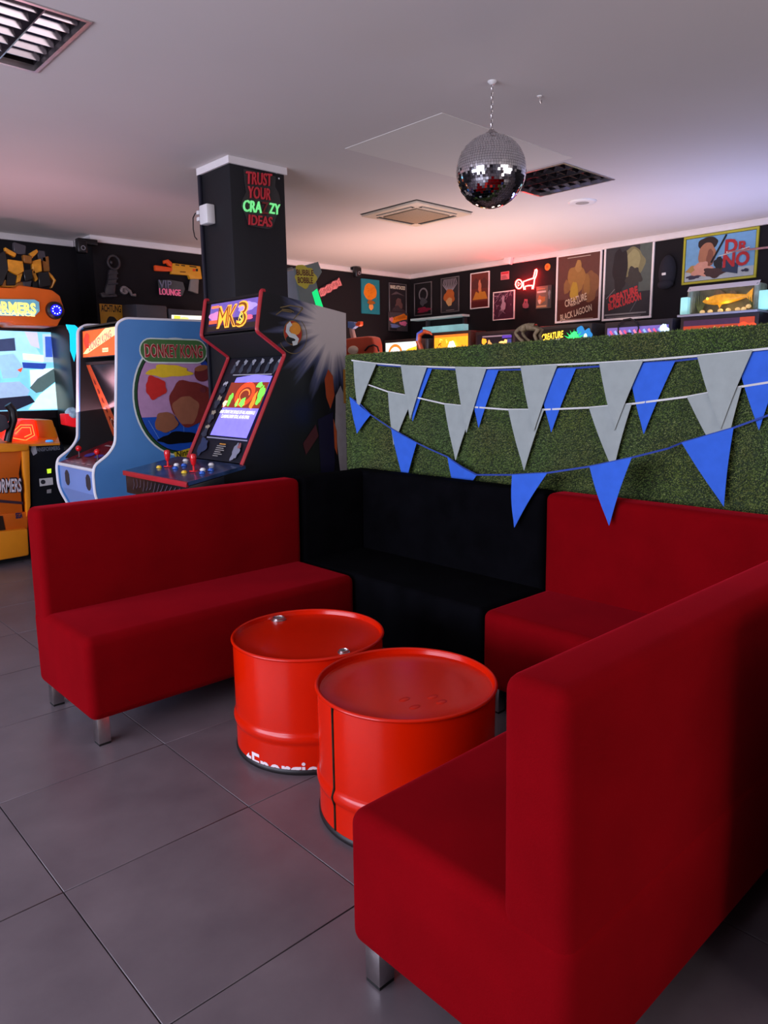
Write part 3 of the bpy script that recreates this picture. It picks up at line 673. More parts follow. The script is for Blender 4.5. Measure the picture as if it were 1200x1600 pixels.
# --- fighting game cabinet in front of the column
mk = thing('arcade_cabinet', 'black fighting game cabinet with red edging in front of the column', 'arcade cabinet', (2.0, 3.59, 0)); o = mk.location
Y0, Y1 = 3.59, 4.23
front_ = [(2.415, 1.893), (2.372, 1.671), (2.562, 1.548), (2.235, 0.925)]
prof = round_path(front_ + [(2.08, 0.88), (2.08, 0.06), (2.14, 0.0)], 0.02) + [Vector((3.005, 0)), Vector((3.022, 1.80))]
for yy, m in ((Y0, burst_material()), (Y1 - 0.02, M_BLACK)):
    s_ = MB().prism([(q.x, yy, q.y) for q in prof], (0, 0.02, 0)).build('side_panel', m, mk, off=o)
    MB().tube([(q.x, yy + 0.01, q.y) for q in round_path([(2.435, 1.892)] + front_, 0.02)], 0.0125, 8).build('edge_moulding', M_REDMOULD, s_, smooth=True, off=o)
I0, I1 = Y0 + 0.021, Y1 - 0.021
slab((2.42, 1.884), (3.01, 1.795), -0.014, I0, I1).build('roof', M_BLACK, mk, off=o)
slab((2.385, 1.664), (2.575, 1.541), 0.012, I0, I1).build('speaker_panel', M_BLACKM, mk, off=o)
slab((2.09, 0.70), (2.09, 0.04), 0.014, I0, I1).build('front_panel', M_BLACK, mk, off=o)
slab((3.0, 0.0), (3.012, 1.78), 0.012, I0, I1).build('back_panel', M_BLACK, mk, off=o)
mq = slab((2.425, 1.872), (2.384, 1.682), 0.012, I0, I1).build('marquee', M_BLACK, mk, off=o)
E1 = 1.1
P = Print(Vector((2.384, I1, 1.682)) - o, UYN, (0.041, 0, 0.19)); W = I1 - I0
P.rect(0.045, 0.012, W - 0.012, 0.185, ink((40, 30, 70), 0.7)); P.rect(0.045, 0.085, W - 0.012, 0.185, ink((96, 78, 150), 0.8)); P.blob(0.14, 0.105, 0.1, 0.03, ink((190, 120, 170), 0.8), seed=2); P.blob(0.46, 0.14, 0.1, 0.028, ink((150, 130, 200), 0.9), seed=4)
P.rect(0.05, 0.06, 0.2, 0.082, ink((220, 90, 60), 0.8)); P.blob(0.5, 0.075, 0.04, 0.014, ink((230, 90, 120), 0.9), seed=5); P.rect(0.06, 0.155, 0.145, 0.17, ink((255, 110, 60), 1.2)); P.rect(W - 0.06, 0.016, W - 0.016, 0.026, ink((230, 220, 230), 0.9)); P.rect(0.045, 0.012, W - 0.012, 0.045, ink((44, 34, 30), 0.4))
for bo, cm in ((0.028, ink((255, 150, 50), 1.5)), (-0.012, ink((112, 62, 18), 0.9))):
    P.text('M', 0.155, 0.032, 0.185, cm, 'LEFT', bold=bo, width=0.115 + bo * 0.25); P.text('K', 0.275, 0.032, 0.185, cm, 'LEFT', bold=bo, width=0.09 + bo * 0.25); P.text('3', 0.375, 0.028, 0.205, cm, 'LEFT', bold=bo, width=0.105 + bo * 0.25)
P.ell(0.424, 0.073, 0.024, 0.034, ink((255, 200, 70), 1.5)); P.ell(0.424, 0.073, 0.019, 0.029, ink((40, 40, 44), 0.3)); P.stroke([(0.43, 0.096), (0.414, 0.088), (0.417, 0.076), (0.432, 0.068), (0.433, 0.056), (0.418, 0.05)], 0.008, ink((240, 200, 90), 1.4))
P.build('marquee_print', mq)
# sloping monitor glass
v_ = Vector((0.324, 0, 0.61)); sc_ = slab((2.572, 1.540), (2.248, 0.930), 0.012, I0, I1).build('monitor_panel', M_GLASSDARK, mk, off=o)
P = Print(Vector((2.248, I1, 0.930)) - o, UYN, v_)
P.rect(0.0, 0.0, W, 0.689, ink((24, 25, 33)))
for i in range(6):
    x = 0.09 + 0.095 * i
    P.blob(x + 0.012, 0.655, 0.018, 0.02, ink((150, 152, 160)), 0.35, seed=i); P.blob(x - 0.004, 0.61, 0.02, 0.035, ink((62, 70, 82)), 0.3, seed=i + 9)
P.rect(0.12, 0.562, W - 0.05, 0.569, ink((170, 172, 180)))
for i in range(4): P.blob(0.075, 0.5 - 0.1 * i, 0.022, 0.022, ink((150, 140, 120) if i else (180, 180, 186)), 0.4, seed=20 + i); P.blob(0.07, 0.465 - 0.1 * i, 0.03, 0.03, ink((50, 54, 66)), 0.3, seed=30 + i)
P.rect(0.12, 0.133, W - 0.02, 0.141, ink((150, 150, 170)))
P.blob(0.11, 0.075, 0.05, 0.055, ink((44, 54, 84)), 0.3, seed=3); P.blob(0.5, 0.06, 0.035, 0.05, ink((128, 130, 146)), 0.35, seed=8); P.blob(0.52, 0.1, 0.015, 0.018, ink((150, 90, 90)), 0.3, seed=11)
P.rect(0.30, 0.098, 0.37, 0.104, ink((220, 150, 60)))
for i in range(6): P.rect(0.28, 0.085 - 0.013 * i, 0.28 + (0.1, 0.085, 0.1, 0.07, 0.095, 0.06)[i], 0.090 - 0.013 * i, ink((150, 146, 140)))
P.build('bezel_print', sc_)
P = Print(Vector((2.248, I1, 0.930)) - o, UYN, v_); P.k = 40
P.poly([(0.165, 0.15), (0.575, 0.148), (0.588, 0.545), (0.40, 0.556), (0.205, 0.538)], ink((126, 118, 238), 0.75))
P.rect(0.168, 0.335, 0.584, 0.505, ink((120, 44, 26), 0.8))
P.stroke([(0.375 + 0.085 * math.cos(t), 0.425 + 0.065 * math.sin(t)) for t in [2 * PI * i / 24 for i in range(24)]], 0.032, ink((236, 66, 30), 1.1), closed=True)
P.stroke([(0.375 + 0.05 * math.cos(t), 0.42 + 0.036 * math.sin(t)) for t in [2 * PI * i / 20 for i in range(15)]], 0.01, ink((250, 120, 50), 1.1))
for x, y, a, b2, c in ((0.235, 0.39, 0.02, 0.045, (110, 226, 70)), (0.385, 0.37, 0.028, 0.03, (120, 236, 80)), (0.5, 0.485, 0.03, 0.018, (120, 226, 80)), (0.55, 0.42, 0.03, 0.06, (110, 236, 70)), (0.33, 0.365, 0.014, 0.028, (150, 230, 80)), (0.5, 0.38, 0.02, 0.055, (250, 130, 40)), (0.2, 0.36, 0.022, 0.022, (226, 206, 160))): P.blob(x, y, a, b2, ink(c, 0.95), 0.25, seed=int(x * 100))
P.text('AND STRIPS THE SOULS OF ALL HUMAN LI', 0.375, 0.295, 0.03, ink((255, 255, 255), 1.3), width=0.385, bold=0.01, shear=0.2); P.text('CLAIMING EVERY SOUL AS HIS OWN.', 0.375, 0.265, 0.03, ink((255, 255, 255), 1.3), width=0.31, bold=0.01, shear=0.2)
P.build('lit_screen', sc_)
# control panel
cp0, cp1 = 3.565, 4.36
cpm = slab((2.236, 0.926), (1.872, 0.866), 0.02, cp0, cp1).build('control_panel', mat('blue_marbled_panel', (38, 58, 92), rough=0.18, var=0.7, scale=9), mk, off=o)
MB().prism([(1.882, cp0, 0.845), (2.10, cp0, 0.88), (2.10, cp0, 0.70), (1.882, cp0, 0.73)], (0, cp1 - cp0, 0)).build('control_box', M_BLACK, mk, bevel=0.004, off=o)
MB().box((1.864, cp0, 0.838), (1.884, cp1, 0.868)).build('red_strip', M_REDMOULD, mk, bevel=0.005, off=o)
P = Print(Vector((1.881, cp1, 0.74)) - o, UYN, UZ)
for i in range(14): P.stroke([(0.1 + 0.045 * i, 0.02 + 0.01 * (i % 3)), (0.12 + 0.045 * i, 0.05), (0.11 + 0.05 * i, 0.085)], 0.006, ink((78, 70, 84)))
P.build('front_print', mk)
pn = Vector((-0.06, 0, 0.364)).normalized(); p0 = Vector((2.0, 3.6, 0.887)) + pn * 0.0
for x, y in ((262.5, 729), (303, 736.5)):
    q = px_pl(x, y, p0, pn) - o
    j = MB().lathe([(1e-4, 0), (0.026, 0), (0.024, 0.006), (1e-4, 0.007)], 20, q).build('joystick', M_REDPLAS, mk, smooth=True)
    MB().lathe([(1e-4, 0.0), (0.006, 0.0), (0.006, 0.03), (0.012, 0.036), (0.016, 0.055), (0.019, 0.08), (0.015, 0.094), (1e-4, 0.098)], 16, q + Vector((0, 0, 0.004))).build('bat_handle', M_REDPLAS, j, smooth=True)
for x, y, m in ((248.7, 731, M_YELPLAS), (288, 739, M_YELPLAS), (276, 727.5, M_WHITE), (274, 732.5, M_BLUEPLAS), (287.5, 728, M_BLUEPLAS), (290, 720.5, M_WHITE), (317, 735, M_WHITE), (316, 740, M_BLUEPLAS), (330, 727, M_WHITE), (329.5, 735.5, M_BLUEPLAS)):
    q = px_pl(x, y, p0, pn) - o
    MB().lathe([(1e-4, 0), (0.017, 0.0), (0.017, 0.008), (0.013, 0.009), (0.012, 0.014), (1e-4, 0.016)], 16, q).build('button', m, mk, smooth=True)
# side emblem (disc with a curl), gold ring and numeral strokes
P = Print(Vector((0, Y0 - 0.0008, 0)) - o, UX, UZ); gold = ink((112, 96, 62))
P.stroke([(2.615 + 0.1 * math.cos(t), 1.655 + 0.105 * math.sin(t)) for t in [math.radians(205 + 9 * i) for i in range(24)]], 0.004, gold)
for q in ([(2.50, 1.765), (2.54, 1.79), (2.61, 1.785)], [(2.53, 1.806), (2.60, 1.822), (2.69, 1.815)], [(2.69, 1.815), (2.655, 1.775)], [(2.54, 1.797), (2.60, 1.795), (2.625, 1.785)], [(2.69, 1.81), (2.62, 1.745)]): P.stroke(q, 0.006, gold)
P.ell(2.612, 1.668, 0.068, 0.072, gold); P.ell(2.612, 1.668, 0.063, 0.067, ink((160, 50, 34))); P.ell(2.628, 1.692, 0.04, 0.036, ink((214, 140, 50))); P.ell(2.605, 1.63, 0.045, 0.026, ink((30, 32, 34)))
P.stroke([(2.60, 1.722), (2.578, 1.705), (2.572, 1.675), (2.590, 1.655), (2.622, 1.648), (2.640, 1.632), (2.630, 1.612), (2.605, 1.607)], 0.026, ink((196, 204, 204)))
P.build('side_emblem', mk)
P = Print(Vector((0, Y0 - 0.0008, 0)) - o, UX, UZ)
P.poly([(2.925, 1.30), (2.965, 1.36), (3.005, 1.28), (3.004, 0.62), (2.965, 0.66), (2.93, 0.98), (2.915, 1.12)], ink((156, 148, 146))); P.poly([(2.84, 1.40), (2.87, 1.46), (2.905, 1.42), (2.915, 1.30), (2.88, 1.22), (2.85, 1.29)], ink((150, 62, 30))); P.poly([(2.78, 1.16), (2.90, 1.2), (2.905, 0.9), (2.87, 0.62), (2.80, 0.62)], ink((18, 16, 40))); P.poly([(2.90, 1.16), (2.925, 1.08), (2.925, 0.93), (2.905, 0.98)], ink((160, 72, 36))); P.poly([(2.87, 0.62), (2.885, 0.78), (2.91, 0.8), (2.95, 0.62)], ink((186, 116, 44))); P.poly([(2.66, 1.02), (2.76, 1.13), (2.78, 1.06), (2.68, 0.95)], ink((66, 28, 32))); P.rect(2.985, 1.25, 3.005, 1.46, ink((176, 120, 40)))
P.build('side_colour_fields', mk)

# --- blue cabinet
dk = thing('arcade_cabinet', 'light blue arcade cabinet with white edging and green side sign', 'arcade cabinet', (2.0, 4.83, 0)); o = dk.location
Y0, Y1 = 4.83, 5.52
fr = [(2.80, 1.82), (2.163, 1.812), (2.104, 1.775), (2.087, 1.554), (2.037, 0.995), (1.985, 0.925), (1.885, 0.858), (1.872, 0.80), (1.874, 0.647), (1.94, 0.50), (1.94, 0.10)]
fp = round_path(fr, 0.06, 5); prof = fp + [Vector((1.96, 0)), Vector((2.80, 0))]
for yy in (Y0, Y1 - 0.02):
    s_ = MB().prism([(q.x, yy, q.y) for q in prof], (0, 0.02, 0)).build('side_panel', M_DKBLUE, dk, off=o)
    MB().tube([(q.x, yy + 0.01, q.y) for q in fp], 0.0115, 8).build('edge_moulding', M_WHITEMOULD, s_, smooth=True, off=o)
    y2 = yy + 0.0202 if yy == Y0 else yy - 0.0022
    MB().prism([(q.x, y2, q.y) for q in round_path([(2.75, 1.80), (2.16, 1.795), (2.115, 1.77), (2.10, 1.554), (2.05, 0.995), (1.93, 0.86), (2.75, 0.86)], 0.01)], (0, 0.002, 0)).build('inner_lining', M_BLACKM, s_, off=o)
I0, I1 = Y0 + 0.0235, Y1 - 0.0235; W = I1 - I0
slab((2.14, 1.80), (2.78, 1.81), -0.012, I0, I1).build('roof', M_BLACK, dk, off=o)
mq = slab((2.135, 1.772), (2.122, 1.575), 0.012, I0, I1).build('marquee', M_BLACK, dk, off=o)
P = Print(Vector((2.122, I1, 1.575)) - o, UYN, (0.013, 0, 0.197))
P.rect(0.0, 0.006, W, 0.19, ink((232, 92, 42), 0.8)); P.poly([(0.0, 0.03), (0.08, 0.03), (W, 0.155), (W, 0.19), (0.40, 0.19), (0.1, 0.075)], ink((255, 206, 140), 0.95))
P.text('DONKEY KONG', 0.31, 0.085, 0.075, ink((190, 120, 110), 0.7), rot=0.2, width=0.40, bold=0.03); P.rect(0.35, 0.03, 0.45, 0.058, ink((255, 200, 150), 0.95)); P.text('Nintendo', 0.40, 0.037, 0.02, ink((200, 90, 60), 0.7), width=0.08)
P.blob(0.075, 0.12, 0.05, 0.055, ink((206, 60, 40), 0.7), 0.2, seed=6)
P.build('marquee_print', mq)
sc_ = slab((2.135, 1.545), (2.30, 1.0), 0.012, I0, I1).build('monitor_panel', M_BLACKM, dk, off=o); v_ = Vector((2.135 - 2.30, 0, 0.545)); VL = v_.length
P = Print(Vector((2.30, I1, 1.0)) - o, UYN, v_)
P.rect(0.0, 0.0, W, VL - 0.02, ink((178, 76, 40))); P.poly([(0.17, 0.10), (W - 0.085, 0.10), (W - 0.03, VL - 0.02), (0.075, VL - 0.02)], ink((24, 24, 28)))
for i in range(5): P.blob(0.04 + 0.008 * i, 0.42 - 0.07 * i, 0.015, 0.02, ink((110, 40, 34)), 0.3, seed=40 + i)
P.ell(0.105, 0.095, 0.04, 0.05, ink((226, 160, 120))); P.ell(0.105, 0.095, 0.034, 0.044, ink((96, 40, 26)))
for i in range(5):
    for j in range(4): P.rect(0.14 + 0.075 * i, 0.022 + 0.018 * j, 0.195 + 0.075 * i + 0.01 * (j % 2), 0.030 + 0.018 * j, ink((208, 96, 80)))
P.stroke([(0.14, 0.11), (0.2, 0.125), (0.25, 0.118), (0.33, 0.135), (0.42, 0.12)], 0.007, ink((220, 70, 60)))
P.build('bezel_print', sc_)
MB().prism([Vector((2.30, I1 - 0.165, 1.0)) + v_ * (0.2) + Vector((-0.004, 0, 0)), Vector((2.30, I0 + 0.085, 1.0)) + v_ * 0.2 + Vector((-0.004, 0, 0)), Vector((2.30, I0 + 0.035, 1.0)) + v_ * 0.96 + Vector((-0.004, 0, 0)), Vector((2.30, I1 - 0.08, 1.0)) + v_ * 0.96 + Vector((-0.004, 0, 0))], (0.003, 0, 0.001)).build('screen_glass', M_GLASSDARK, dk, off=o)
cpm = slab((2.27, 0.965), (1.893, 0.838), 0.014, I0, I1).build('control_panel', mat('dark_red_panel', (112, 30, 40), rough=0.3, var=0.3, scale=14), dk, off=o)
pd = Vector((2.27 - 1.893, 0, 0.127)).normalized()
P = Print(Vector((1.893, I1, 0.838)) - o, UYN, pd); P.k = 3
for k in range(5): P.rect(0.05 + 0.1 * k, 0.02, 0.11 + 0.1 * k, 0.03, ink((190, 150, 150)))
P.ell(0.2, 0.15, 0.06, 0.035, ink((70, 60, 150))); P.ell(0.37, 0.15, 0.05, 0.03, ink((70, 60, 150))); P.rect(0.12, 0.3, 0.44, 0.32, ink((170, 150, 150)))
P.build('panel_print', cpm)
for x, y in ((124, 715), (153, 721)):
    q = px_pl(x, y, (1.95, 5, 0.857), Vector((-0.127, 0, 0.377))) - o
    j = MB().lathe([(1e-4, 0), (0.022, 0), (0.02, 0.005), (1e-4, 0.006)], 16, q).build('joystick', M_BLACK, dk, smooth=True)
    MB().tube([q, q + Vector((0, 0, 0.055))], 0.005, 8).build('shaft', M_CHROME, j, smooth=True); MB().ball(q + Vector((0, 0, 0.066)), 0.021, 16, 10).build('ball_top', M_REDPLAS, j, smooth=True)
fpn = slab((1.886, 0.815), (1.888, 0.655), 0.014, I0, I1).build('front_panel', M_DKBLUE2, dk, off=o)
slab((1.888, 0.655), (1.955, 0.50), 0.014, I0, I1).build('lower_front_panel', M_DKBLUE2, dk, off=o)
slab((1.956, 0.50), (1.956, 0.02), 0.014, I0, I1).build('kick_panel', M_BLACK, dk, off=o)
MB().tube([(1.884, I0, 0.825), (1.884, I1, 0.825)], 0.012, 8).build('front_moulding', M_WHITEMOULD, dk, smooth=True, off=o)
for cy in (I1 - 0.14, I0 + 0.12):
    b = MB()
    for i in range(-4, 5):
        hh = 0.055 * math.sqrt(max(0.0, 1 - (i / 5) ** 2)); b.box((1.884, cy + i * 0.009 - 0.003, 0.735 - hh), (1.888, cy + i * 0.009 + 0.003, 0.735 + hh))
    b.build('speaker_grille', M_DARKGREY, fpn, off=o)
slab((2.785, 0.0), (2.785, 1.80), 0.012, I0, I1).build('back_panel', M_BLACK, dk, off=o)
# side art: sign plus an oval of plain colour fields
P = Print(Vector((0, Y0 - 0.0008, 0)) - o, UX, UZ, 0.0005)
cx, cz, rx, rz = 2.514, 1.288, 0.342, 0.412
P.ell(cx, cz, rx, rz, ink((214, 222, 222)), n=48); P.ell(cx, cz, rx - 0.012, rz - 0.012, ink((34, 74, 44)), n=48); P.ell(cx, cz, rx - 0.03, rz - 0.03, ink((14, 18, 16)), n=48); P.ell(cx, cz, rx - 0.037, rz - 0.037, ink((182, 140, 178)), n=48)
a_, b_ = rx - 0.037, rz - 0.037
P.poly([(cx + a_ * math.cos(t), cz + b_ * math.sin(t)) for t in [math.radians(200 + 140 * i / 20) for i in range(21)]], ink((28, 78, 176)))
P.poly([(cx + a_ * math.cos(t), cz + b_ * math.sin(t)) for t in [math.radians(8 + 62 * i / 12) for i in range(13)]], ink((36, 66, 156)))
for i in range(4): P.stroke([(cx - 0.24 + 0.13 * i, cz - 0.15), (cx - 0.16 + 0.09 * i, cz - 0.30)], 0.0035, ink((110, 150, 210)))
P.blob(2.45, 1.47, 0.16, 0.042, ink((226, 190, 44)), 0.25, seed=12); P.blob(2.34, 1.36, 0.075, 0.075, ink((198, 42, 38)), 0.2, seed=13)
P.blob(2.60, 1.25, 0.165, 0.16, ink((124, 48, 42)), 0.12, seed=14); P.blob(2.56, 1.2, 0.1, 0.1, ink((158, 98, 72)), 0.12, seed=15); P.blob(2.40, 1.12, 0.085, 0.07, ink((146, 92, 66)), 0.12, seed=16); P.blob(2.50, 1.005, 0.16, 0.042, ink((12, 12, 16)), 0.2, seed=17)
P.ell(2.70, 1.455, 0.062, 0.058, ink((108, 42, 44)), rot=0.3); P.ell(2.695, 1.492, 0.055, 0.02, ink((150, 88, 56)), rot=0.2); P.ell(2.70, 1.34, 0.024, 0.022, ink((110, 46, 52)))
def rrect(x0, x1, z0, z1, n=10):
    r = (z1 - z0) / 2; return [(x1 - r + r * math.cos(t), z0 + r + r * math.sin(t)) for t in [-PI / 2 + PI * i / n for i in range(n + 1)]] + [(x0 + r + r * math.cos(t), z0 + r + r * math.sin(t)) for t in [PI / 2 + PI * i / n for i in range(n + 1)]]
P.poly(rrect(2.238, 2.750, 1.524, 1.693), ink((206, 216, 206))); P.poly(rrect(2.247, 2.741, 1.533, 1.684), ink((72, 112, 62)))
P.text('DONKEY KONG', 2.494, 1.567, 0.118, ink((226, 186, 170)), width=0.44, bold=0.045); P.text('DONKEY KONG', 2.494, 1.567, 0.118, ink((150, 36, 44)), width=0.43, bold=0.022)
P.poly([(2.44, 0.905), (2.60, 0.935), (2.61, 0.865), (2.46, 0.845)], ink((206, 178, 40))); P.text('Nintendo', 2.462, 0.868, 0.06, ink((24, 20, 14)), 'LEFT', rot=0.15, width=0.2, bold=0.02, shear=0.2)
P.build('side_print', dk)

# --- orange twin-gun shooter
tf = thing('arcade_cabinet', 'large orange and black twin-gun shooter cabinet at the left edge', 'arcade cabinet', (1.82, 6.6, 0)); o = tf.location
def pyl(pts, Yp): return [px_y(x, y, Yp) for x, y in pts]
def slabY(name, pts, Yp, t, m, parent=tf, bevel=0.0): return MB().prism([q for q in pyl(pts, Yp)], (0, t, 0)).build(name, m, parent, bevel=bevel, off=o)
XA, XB = 1.24, 2.43
wbox('tower', (XA + 0.02, 6.98, 0.0), (2.60, 7.55, 1.92), M_BLACK, tf, bevel=0.01, off=o)
# screen
slabY('screen_bezel', [(-125, 506), (106, 512), (117, 652), (-125, 660)], 6.95, 0.03, M_BLACK)
P = Print(Vector((0, 6.949, 0)) - o, UX, UZ)
def q2(x, y, Yp=6.95): a = px_y(x, y, Yp); return (a.x, a.z)
def pp(pts, m, Yp=6.95): P.poly([q2(x, y, Yp) for x, y in pts], m)
pp([(-118, 512), (100, 520), (110, 640), (-118, 646)], ink((120, 196, 226), 0.9))
pp([(-20, 516), (40, 518), (62, 552), (68, 570), (30, 572), (-20, 560)], ink((150, 206, 236), 1.0)); pp([(38, 518), (58, 519), (62, 545), (48, 540)], ink((186, 190, 236), 1.0)); pp([(66, 522), (100, 522), (103, 566), (68, 566)], ink((176, 204, 226), 0.9)); pp([(70, 526), (80, 526), (82, 558), (71, 558)], ink((58, 92, 190), 0.9)); pp([(84, 526), (93, 526), (96, 558), (86, 558)], ink((58, 92, 190), 0.9))
pp([(35, 552), (68, 555), (68, 566), (36, 562)], ink((206, 214, 196), 1.0)); pp([(34, 566), (72, 568), (70, 577), (36, 575)], ink((40, 70, 160), 0.8)); pp([(46, 578), (68, 577), (70, 600), (48, 606)], ink((206, 216, 240), 1.0)); pp([(68, 576), (101, 574), (103, 586), (70, 600)], ink((206, 226, 226), 1.0))
pp([(46, 606), (58, 592), (90, 572), (104, 568), (104, 582), (84, 598), (66, 612), (56, 614)], ink((86, 112, 112), 0.6)); pp([(62, 616), (104, 584), (109, 638), (44, 640)], ink((200, 230, 226), 1.0)); pp([(100, 590), (104, 588), (109, 638), (104, 638)], ink((80, 120, 210), 0.9))
pp([(-118, 560), (-20, 545), (-20, 640), (-118, 645)], ink((90, 130, 170), 0.7)); pp([(-20, 532), (22, 528), (24, 548), (-20, 550)], ink((60, 76, 112), 0.5)); pp([(-6, 556), (20, 552), (35, 572), (26, 590), (4, 592)], ink((140, 186, 220), 0.9)); pp([(-6, 598), (30, 596), (46, 610), (40, 624), (8, 630), (-8, 622)], ink((150, 182, 214), 0.8)); pp([(26, 578), (35, 574), (32, 582)], ink((220, 80, 50), 0.9)); pp([(-20, 624), (46, 618), (54, 628), (26, 640), (-20, 642)], ink((40, 46, 66), 0.3))
P.build('lit_screen', tf)
# marquee head
hd = [(-130, 456), (-20, 446), (4, 449), (24, 450), (30, 445), (82, 453), (94, 462), (100, 480), (97, 496), (90, 510), (22, 508), (18, 504), (-40, 502), (-130, 505)]
slabY('marquee_head', hd, 6.60, 0.36, M_ORANGE, bevel=0.02)
mp = slabY('sign_plate', [(-92, 466), (54, 468), (61, 472), (62, 486), (54, 494), (-92, 492)], 6.588, 0.02, ink((90, 150, 170), 0.5))
P = Print(Vector((0, 6.587, 0)) - o, UX, UZ)
a = px_y(-86, 483, 6.587); b2 = px_y(56, 481, 6.587)
P.poly([q2(-90, 480, 6.587), q2(60, 483, 6.587), q2(55, 493, 6.587), q2(-90, 491, 6.587)], ink((110, 170, 180), 0.6))
P.text('TRANSFORMERS', a.x, a.z, 0.115, ink((255, 226, 110), 1.1), 'LEFT', width=b2.x - a.x, bold=0.04)
a = px_y(-70, 488.5, 6.587); b2 = px_y(54, 487, 6.587); P.text('HUMAN ALLIANCE', a.x, a.z, 0.04, ink((255, 236, 150), 1.1), 'LEFT', width=b2.x - a.x, bold=0.03)
P.build('sign_print', mp)
q = px_y(86, 485, 6.585) - o
sk = MB().lathe([(1e-4, -0.012), (0.05, -0.03), (0.07, -0.02), (0.075, 0.02), (1e-4, 0.02)], 32, q, axis='y').build('speaker', M_BLACK, tf, smooth=True)
MB().lathe([(1e-4, -0.03), (0.045, -0.034), (0.048, -0.025), (1e-4, -0.024)], 28, q, axis='y').build('blue_glow_disc', mat('blue_led_disc', (20, 20, 220), emit=0.9, ecol=(16, 16, 230)), sk, smooth=True)
b = MB()
for i in range(9):
    t = 2 * PI * i / 9; b.ball(q + Vector((0.031 * math.cos(t), -0.036, 0.031 * math.sin(t))), 0.0055, 8, 6)
b.build('led_ring', mat('blue_white_led', (170, 190, 255), emit=4.0, ecol=(150, 170, 255)), sk, smooth=True)
# abstract crest of yellow and black plates on top of the head
crest = thing('topper', 'crest of angular yellow and black plates on the orange shooter head', 'topper', px_y(30, 447, 6.75)); oc = crest.location
mts = [mat('amber_plate', (206, 140, 32), rough=0.35, var=0.2, scale=20), M_BLACK, M_DARKGREY, mat('dark_amber_plate', (132, 84, 24), rough=0.4, var=0.2, scale=20)]
pl = [([(-8, 400), (8, 392), (14, 420), (4, 446), (-8, 446)], 1), ([(8, 386), (26, 396), (24, 402), (9, 394)], 0), ([(22, 378), (41, 384), (40, 398), (22, 396)], 2), ([(46, 396), (58, 389), (60, 394), (50, 404)], 0), ([(58, 391), (70, 392), (73, 410), (60, 406)], 2), ([(12, 405), (36, 408), (38, 424), (28, 430), (12, 422)], 0), ([(18, 411), (28, 414), (27, 423), (19, 419)], 1), ([(50, 408), (64, 404), (66, 424), (52, 428)], 0), ([(54, 413), (60, 411), (61, 420), (55, 422)], 1), ([(66, 402), (76, 400), (78, 424), (68, 424)], 3), ([(36, 422), (50, 420), (52, 436), (40, 440)], 1), ([(28, 428), (36, 426), (32, 440), (26, 442)], 0), ([(48, 424), (54, 422), (60, 436), (56, 440)], 0), ([(10, 424), (28, 428), (24, 446), (10, 446)], 1), ([(0, 436), (26, 440), (26, 450), (2, 448)], 0), ([(60, 426), (76, 424), (80, 446), (62, 450)], 1), ([(76, 424), (82, 430), (88, 438), (82, 450), (80, 450), (84, 438), (76, 430)], 0), ([(36, 440), (50, 438), (48, 450), (38, 450)], 2), ([(26, 440), (36, 440), (38, 450), (26, 450)], 3), ([(50, 440), (62, 438), (62, 451), (50, 450)], 1), ([(36, 398), (50, 400), (50, 412), (38, 410)], 3)]
for i, (pts, k) in enumerate(pl):
    MB().prism([Vector((q.x, q.y, max(q.z, 2.193))) for q in [px_y(x, y, 6.74 + 0.012 * (i % 5)) for x, y in pts]], (0, 0.05, 0)).build('plate', mts[k], crest, bevel=0.004, seg=1, off=oc)
# console
wbox('console_core', (XA, 6.20, 0.10), (2.40, 6.93, 0.86), M_BLACK, tf, off=o)
slabY('console_front', [(-160, 700), (24, 694), (36, 700), (30, 740), (36, 802), (-160, 830)], 6.14, 0.06, M_ORANGE, bevel=0.008)
slabY('console_edge', [(34, 694), (46, 698), (48, 790), (42, 808), (40, 760), (36, 730)], 6.12, 0.09, M_ORANGE2, bevel=0.005)
slabY('coin_panel', [(46, 696), (96, 691), (100, 700), (96, 830), (52, 830)], 6.15, 0.05, M_BLACK)
slabY('panel_lip', [(-160, 690), (-10, 692), (46, 694), (44, 704), (22, 706), (-160, 712)], 6.10, 0.12, M_ORANGE2, bevel=0.008)
slabY('base', [(-160, 848), (44, 826), (46, 868), (0, 876), (-160, 900)], 6.08, 0.35, M_ORANGE2, bevel=0.015)
slabY('base_upper', [(-160, 815), (44, 800), (44, 832), (-160, 852)], 6.13, 0.3, M_ORANGE, bevel=0.01)
wbox('plinth', (XA, 6.22, 0.0), (2.35, 6.9, 0.12), M_BLACKM, tf, off=o)
MB().prism([(XA, 6.12, 0.93), (2.12, 6.12, 0.91), (2.36, 6.9, 1.0), (XA, 6.9, 1.02)], (0, 0, 0.015)).build('console_top', M_ORANGE2, tf, off=o)
a = [px_y(*q, 6.3) for q in ((6, 690), (34, 656), (54, 655), (60, 688), (44, 692))]
MB().prism(a, (0, 0.30, 0.0)).build('red_lit_console', M_REDCLEAR, tf, bevel=0.01, off=o)
slabY('console_wing', [(56, 656), (82, 656), (92, 686), (62, 690)], 6.4, 0.35, M_ORANGE2, bevel=0.01)
P = Print(Vector((0, 6.298, 0)) - o, UX, UZ)
for pts in ([(14, 680), (32, 664), (50, 664), (54, 680), (40, 688), (18, 684)], [(24, 678), (34, 668), (47, 668), (49, 678), (38, 683)], [(8, 688), (24, 664)]):
    P.stroke([q2(x, y, 6.298) for x, y in pts], 0.007, ink((255, 130, 60), 1.6))
P.build('console_lines', tf)
P = Print(Vector((0, 6.148, 0)) - o, UX, UZ)
a = px_y(50, 706.5, 6.148); b2 = px_y(94, 703, 6.148); P.text('TRANSFORMERS', a.x, a.z, 0.045, ink((112, 114, 120)), 'LEFT', rot=0.02, width=b2.x - a.x, bold=0.02)
